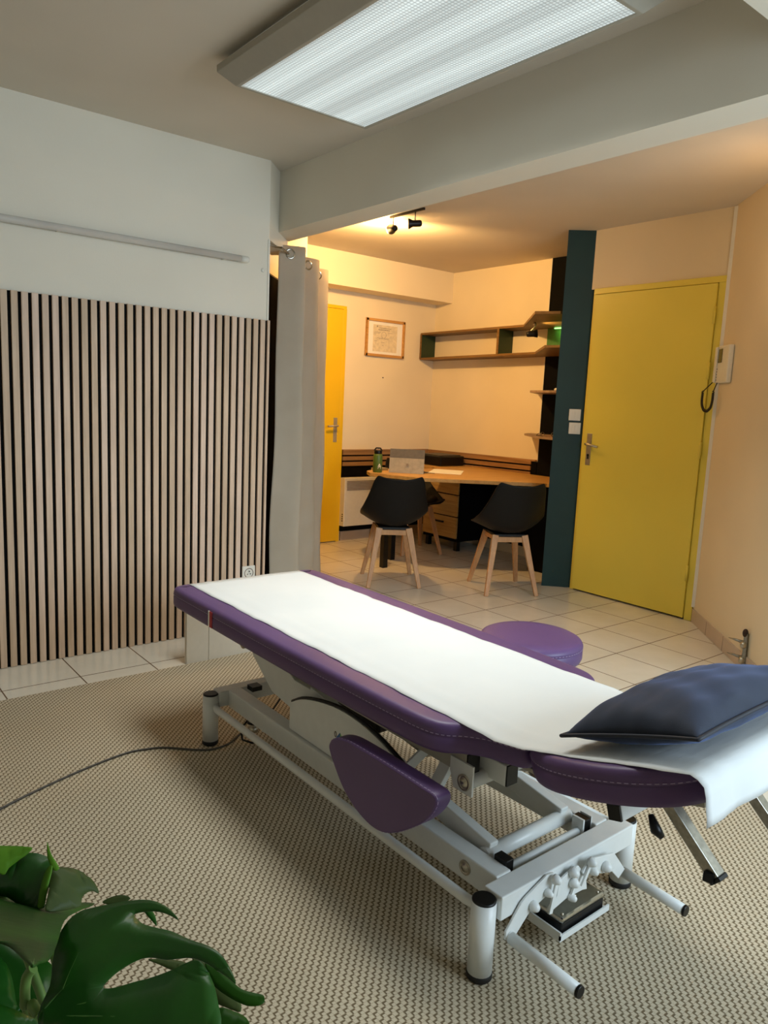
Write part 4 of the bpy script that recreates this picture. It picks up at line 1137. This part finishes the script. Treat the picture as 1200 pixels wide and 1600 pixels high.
# pillow on the head section
NU = NV = 30
def pil_pt(u, v, sgn):
    hu, hv = .255, .150
    # pinched corners
    ex = 1-.055*(1-abs(v)**2.2)*abs(u)**3; ey = 1-.075*(1-abs(u)**2.2)*abs(v)**3
    a = max(0, (1-abs(u)**2.6)); c_ = max(0, (1-abs(v)**2.4))
    th = .074*(a**.52)*(c_**.52)
    wr = .0035*math.sin(u*11+v*5)*math.sin(v*9-u*3)+.004*math.sin(9*u+4*v*v)*(abs(v)**2)
    if th > .01: th += wr*min(1, th/.04)
    if sgn < 0: th *= .56
    return Vector((u*hu*ex, v*hv*ey, sgn*th - .011*v))
Pm = Matrix.Translation(Mh @ Vector((1.458, -.2975, .072+.047))) @ Matrix.Rotation(-TA, 4, 'X') @ Matrix.Rotation(math.radians(0), 4, 'Z')
t = thing('pillow', 'navy blue velvet cushion with piping on the head end of the massage table', 'pillow', Pm.translation)
vs = []; fs = []
for sg in (1, -1):
    for j in range(NV+1):
        for i in range(NU+1): vs.append(Pm @ pil_pt(-1+2*i/NU, -1+2*j/NV, sg))
n = NU+1; o2 = n*n
for j in range(NV):
    for i in range(NU):
        a = j*n+i; fs.append((a, a+1, a+n+1, a+n)); fs.append((o2+a, o2+a+n, o2+a+n+1, o2+a+1))
MB().add(vs, fs, True).build('cover', M['velvet'], t, subsurf=1)
edge = []
for i in range(NU): edge.append(pil_pt(-1+2*i/NU, -1, 1))
for i in range(NV): edge.append(pil_pt(1, -1+2*i/NV, 1))
for i in range(NU): edge.append(pil_pt(1-2*i/NU, 1, 1))
for i in range(NV): edge.append(pil_pt(-1, 1-2*i/NV, 1))
M['piping'] = plain('dark_navy_piping', (24, 28, 42), .6)
MB().tube([Pm @ p for p in edge], .0040, 8, closed=True).build('piping', M['piping'], t)

# ------------------------------------------------------------------ stool behind the table
t = thing('stool', 'round purple padded stool behind the massage table', 'stool', (2.0, 1.612, .008))
c = Vector((2.0, 1.612, .008)); R = .178
o = MB().lathe(c, [(R-.02, .417), (R-.004, .420), (R, .430), (R, .460), (R-.003, .463), (R, .466), (R, .474), (R-.006, .484), (R-.02, .491), (R-.06, .494), (0, .495)], 64).build('seat', M['leather'], t)
circ = [(c.x+R*math.cos(2*PI*i/96), c.y+R*math.sin(2*PI*i/96)) for i in range(96)]
stitches(circ, .476, o)
MB().tube([c+Vector((0, 0, .08)), c+Vector((0, 0, .30))], .025, 16).build('column', M['black_plastic'], t)
MB().tube([c+Vector((0, 0, .28)), c+Vector((0, 0, .425))], .014, 16).build('piston', M['chrome'], t)
for i in range(5):
    a = 2*PI*i/5+.3; d = Vector((math.cos(a), math.sin(a), 0))
    lg = MB().bar(c+d*.02+Vector((0, 0, .10)), c+d*.24+Vector((0, 0, .068)), .034, .022).build('base_arm', M['black_plastic'], t, bevel=.004)
    MB().lathe(c+d*.24+Vector((-d.y*.01, d.x*.01, .028)), [(.02, 0), (.028, .004), (.028, .018), (.02, .02)], 18, Vector((-d.y, d.x, 0))).build('castor', bp, lg)

# ------------------------------------------------------------------ potted plant close to the camera
PL = thing('potted_plant', 'leafy green split-leaf plant close to the camera in the lower left corner', 'plant', (.17, .50, 0))
def ray(px, py): return (RT*((px-600)/FPX) - UP*((py-800)/FPX) + FW)
def onplane(px, py, p0, nn):
    d = ray(px, py); t_ = (Vector(p0)-CAM_P).dot(nn)/d.dot(nn); return CAM_P + d*t_
def leaf(outline, p0, nn, mat, bulge=.02, spine=None, cuts=2, droop=0.0, veins=()):
    """a leaf blade lying on its own tilted plane through p0, cupped about its midrib"""
    nn = Vector(nn).normalized(); pts = [onplane(x, y, p0, nn) for x, y in outline]
    if spine: s0 = onplane(*spine[0], p0, nn); s1 = onplane(*spine[1], p0, nn)
    else: s0, s1 = pts[0], pts[len(pts)//2]
    sd = (s1-s0).normalized(); L_ = (s1-s0).length
    bm = bmesh.new(); vs = [bm.verts.new(p) for p in pts]; f = bm.faces.new(vs)
    bmesh.ops.triangulate(bm, faces=[f], ngon_method='BEAUTY')
    bmesh.ops.subdivide_edges(bm, edges=list(bm.edges), cuts=cuts, use_grid_fill=True)
    W_ = max(((p-s0)-(p-s0).dot(sd)*sd).length for p in pts)+1e-6
    up = nn if nn.z > 0 else -nn
    def deform(co):
        r = co-s0; w = (r-r.dot(sd)*sd).length/W_
        return co + up*(bulge*.45*(.35*math.sqrt(min(1, w*6))*1.0 - 1.0*w*w))
    for v in bm.verts: v.co = deform(v.co)
    me = bpy.data.meshes.new('leaf'); off = Vector(PL['_off'])
    for v in bm.verts: v.co -= off
    for fc in bm.faces: fc.smooth = True
    bm.to_mesh(me); bm.free(); me.materials.append(mat)
    o = bpy.data.objects.new('leaf', me); C.objects.link(o); o.parent = PL
    md = o.modifiers.new('s', 'SOLIDIFY'); md.thickness = .0012
    for vn in veins:
        q = catmull([tuple(onplane(x, y, p0, nn)) for x, y in vn], 6); N_ = len(q)
        q = [deform(Vector(c_))+up*.0004 for c_ in q]
        mb = MB().tube(q, [.0011*(1-.75*i/(N_-1)) for i in range(N_)], 6)
        o['_off'] = PL['_off']; mb.build('vein', M['vein'], o)
    return o
def smooth(P, n=4):
    P = list(P); out = []
    L_ = len(P)
    for i in range(L_):
        p0, p1, p2, p3 = P[i-1], P[i], P[(i+1) % L_], P[(i+2) % L_]
        for j in range(n):
            f = j/n
            out.append(tuple(.5*((2*p1[q])+(-p0[q]+p2[q])*f+(2*p0[q]-5*p1[q]+4*p2[q]-p3[q])*f*f+(-p0[q]+3*p1[q]-3*p2[q]+p3[q])*f**3) for q in (0, 1)))
    return out
big = [(62, 1585), (80, 1545), (84, 1500), (90, 1465), (104, 1436), (122, 1420), (140, 1414), (170, 1408), (200, 1403), (232, 1403), (256, 1413), (270, 1425), (279, 1438), (262, 1428), (240, 1422), (214, 1424), (209, 1429),
       (222, 1443), (244, 1451), (268, 1457), (300, 1472), (328, 1482), (348, 1496), (362, 1518), (370, 1541), (356, 1530), (334, 1514), (312, 1503), (292, 1500), (262, 1503), (236, 1499), (215, 1504), (188, 1520), (170, 1536), (163, 1546),
       (178, 1547), (210, 1538), (240, 1530), (270, 1519), (292, 1508), (310, 1504), (322, 1514), (335, 1540), (342, 1570), (346, 1605), (330, 1650), (240, 1690), (140, 1680), (70, 1620)]
leaf(smooth(big, 3), (.22, .55, .80), (-.35, -.25, .9), M['leaf_dark'], .022, ((62, 1590), (330, 1520)), veins=(((62, 1588), (100, 1550), (150, 1508), (215, 1468), (258, 1461)), ((62, 1588), (160, 1562), (240, 1545), (318, 1520)), ((62, 1590), (180, 1592), (330, 1600)), ((100, 1550), (120, 1500), (150, 1440), (200, 1410))))
leaf(smooth([(0, 1386), (22, 1397), (40, 1411), (60, 1416), (100, 1413), (148, 1411), (122, 1424), (100, 1440), (88, 1478), (76, 1502), (60, 1508), (50, 1512), (30, 1495), (14, 1482), (-10, 1474), (-60, 1470), (-60, 1400)], 3), (.16, .60, .83), (.5, .35, .8), M['leaf_mid'], .004, ((50, 1512), (40, 1400)), veins=(((50, 1510), (58, 1480), (60, 1430)), ((50, 1511), (40, 1490), (20, 1450))))
leaf(smooth([(-4, 1372), (8, 1356), (25, 1341), (48, 1333), (70, 1337), (84, 1349), (82, 1370), (74, 1400), (68, 1420), (40, 1420), (12, 1402), (-20, 1392)], 3), (.17, .72, .80), (-.45, -.5, .75), M['leaf_dark'], .02, ((70, 1418), (20, 1350)))
leaf(smooth([(84, 1356), (104, 1356), (122, 1362), (140, 1375), (150, 1385), (155, 1394), (145, 1392), (134, 1396), (127, 1404), (124, 1416), (95, 1424), (70, 1424), (76, 1390)], 3), (.19, .70, .80), (.35, -.5, .75), M['leaf_grey'], .012, ((72, 1420), (130, 1370)))
leaf(smooth([(-30, 1322), (0, 1322), (48, 1324), (44, 1334), (30, 1344), (14, 1356), (4, 1366), (-20, 1350)], 3), (.14, .76, .83), (-.2, -.7, .7), M['leaf_light'], .008, ((-20, 1345), (48, 1325)))
leaf(smooth([(74, 1316), (80, 1334), (88, 1348), (92, 1358), (84, 1360), (76, 1344), (74, 1330)], 3), (.19, .73, .84), (-.3, -.7, .6), M['leaf_light'], .002, ((74, 1318), (86, 1358)))
leaf(smooth([(80, 1352), (82, 1360), (76, 1385), (69, 1416), (60, 1418), (62, 1395), (70, 1365)], 3), (.18, .70, .81), (-.5, -.6, .6), M['leaf_light'], .004, ((64, 1418), (82, 1354)))
leaf(smooth([(320, 1502), (345, 1512), (350, 1522), (375, 1545), (395, 1552), (411, 1556), (413, 1566), (404, 1572), (385, 1571), (362, 1560), (340, 1545), (328, 1530)], 3), (.27, .55, .76), (-.2, -.4, .85), M['leaf_mid'], .004, ((322, 1505), (408, 1563)))
leaf(smooth([(300, 1498), (330, 1506), (352, 1534), (372, 1560), (376, 1582), (352, 1574), (330, 1560), (316, 1530)], 3), (.27, .58, .72), (-.2, -.3, .9), M['leaf_grey'], .006, ((305, 1500), (370, 1580)))
leaf(smooth([(232, 1500), (262, 1500), (288, 1504), (282, 1512), (270, 1516), (250, 1508)], 3), (.25, .60, .74), (-.2, -.3, .9), M['leaf_grey'], .003, ((235, 1500), (280, 1512)))
leaf(smooth([(342, 1576), (362, 1580), (385, 1592), (388, 1612), (350, 1640), (330, 1600)], 3), (.26, .54, .72), (-.2, -.3, .9), M['leaf_mid'], .004, ((342, 1580), (380, 1610)))
leaf(smooth([(225, 1420), (234, 1420), (242, 1432), (245, 1447), (238, 1440), (228, 1428)], 3), (.24, .62, .78), (-.3, -.5, .7), M['leaf_dark'], .002, ((228, 1420), (244, 1446)))
leaf(smooth([(160, 1410), (175, 1402), (192, 1399), (204, 1404), (190, 1412), (172, 1414)], 3), (.21, .64, .80), (-.3, -.5, .7), M['leaf_grey'], .002, ((160, 1411), (204, 1404)))
leaf(smooth([(-10, 1500), (4, 1504), (14, 1520), (20, 1545), (24, 1570), (30, 1580), (10, 1586), (-20, 1580)], 3), (.12, .56, .80), (.3, -.4, .8), M['leaf_dark'], .008, ((-10, 1510), (26, 1582)))
leaf(smooth([(-20, 1572), (10, 1574), (40, 1588), (58, 1600), (40, 1625), (-20, 1640)], 3), (.12, .50, .80), (.2, -.4, .8), M['leaf_dark'], .006, ((-20, 1600), (55, 1602)))
# dark inner leaves fill the heart of the plant
leaf(smooth([(-30, 1470), (30, 1480), (70, 1500), (95, 1530), (110, 1600), (90, 1700), (-30, 1700)], 3), (.17, .66, .66), (-.1, -.35, .9), M['leaf_dark'], .012, ((40, 1480), (50, 1650)))
def stem(pts, r):
    MB().tube(catmull([tuple(p) for p in pts], 5), r, 10).build('stem', M['stem'], PL)
def wp(px, py, z):
    d = ray(px, py); t_ = (z-CAM_P.z)/d.z; return CAM_P+d*t_
stem([(.17, .50, .56), wp(52, 1604, .74), wp(40, 1570, .765), wp(41, 1530, .79), wp(52, 1513, .80)], .0042)
stem([(.18, .50, .56), wp(60, 1604, .75), wp(62, 1590, .768)], .0045)
stem([(.17, .51, .56), (.175, .60, .66), wp(70, 1425, .77)], .004)
stem([(.17, .52, .56), (.16, .62, .70), wp(-10, 1360, .80)], .004)
for a, b_ in (((62, 1590), (215, 1470)), ((62, 1590), (300, 1500)), ((62, 1590), (335, 1575))):
    pass
MB().lathe((.17, .50, 0.002), [(.10, 0), (.11, .01), (.145, .54), (.150, .56), (.140, .56), (.132, .53)], 40).build('pot', M['white_trim'], PL)
MB().lathe((.17, .50, .525), [(.131, 0), (.131, .006), (0, .012)], 32).build('soil', M['soil'], PL)

for o in bpy.data.objects:
    if '_off' in o: del o['_off']
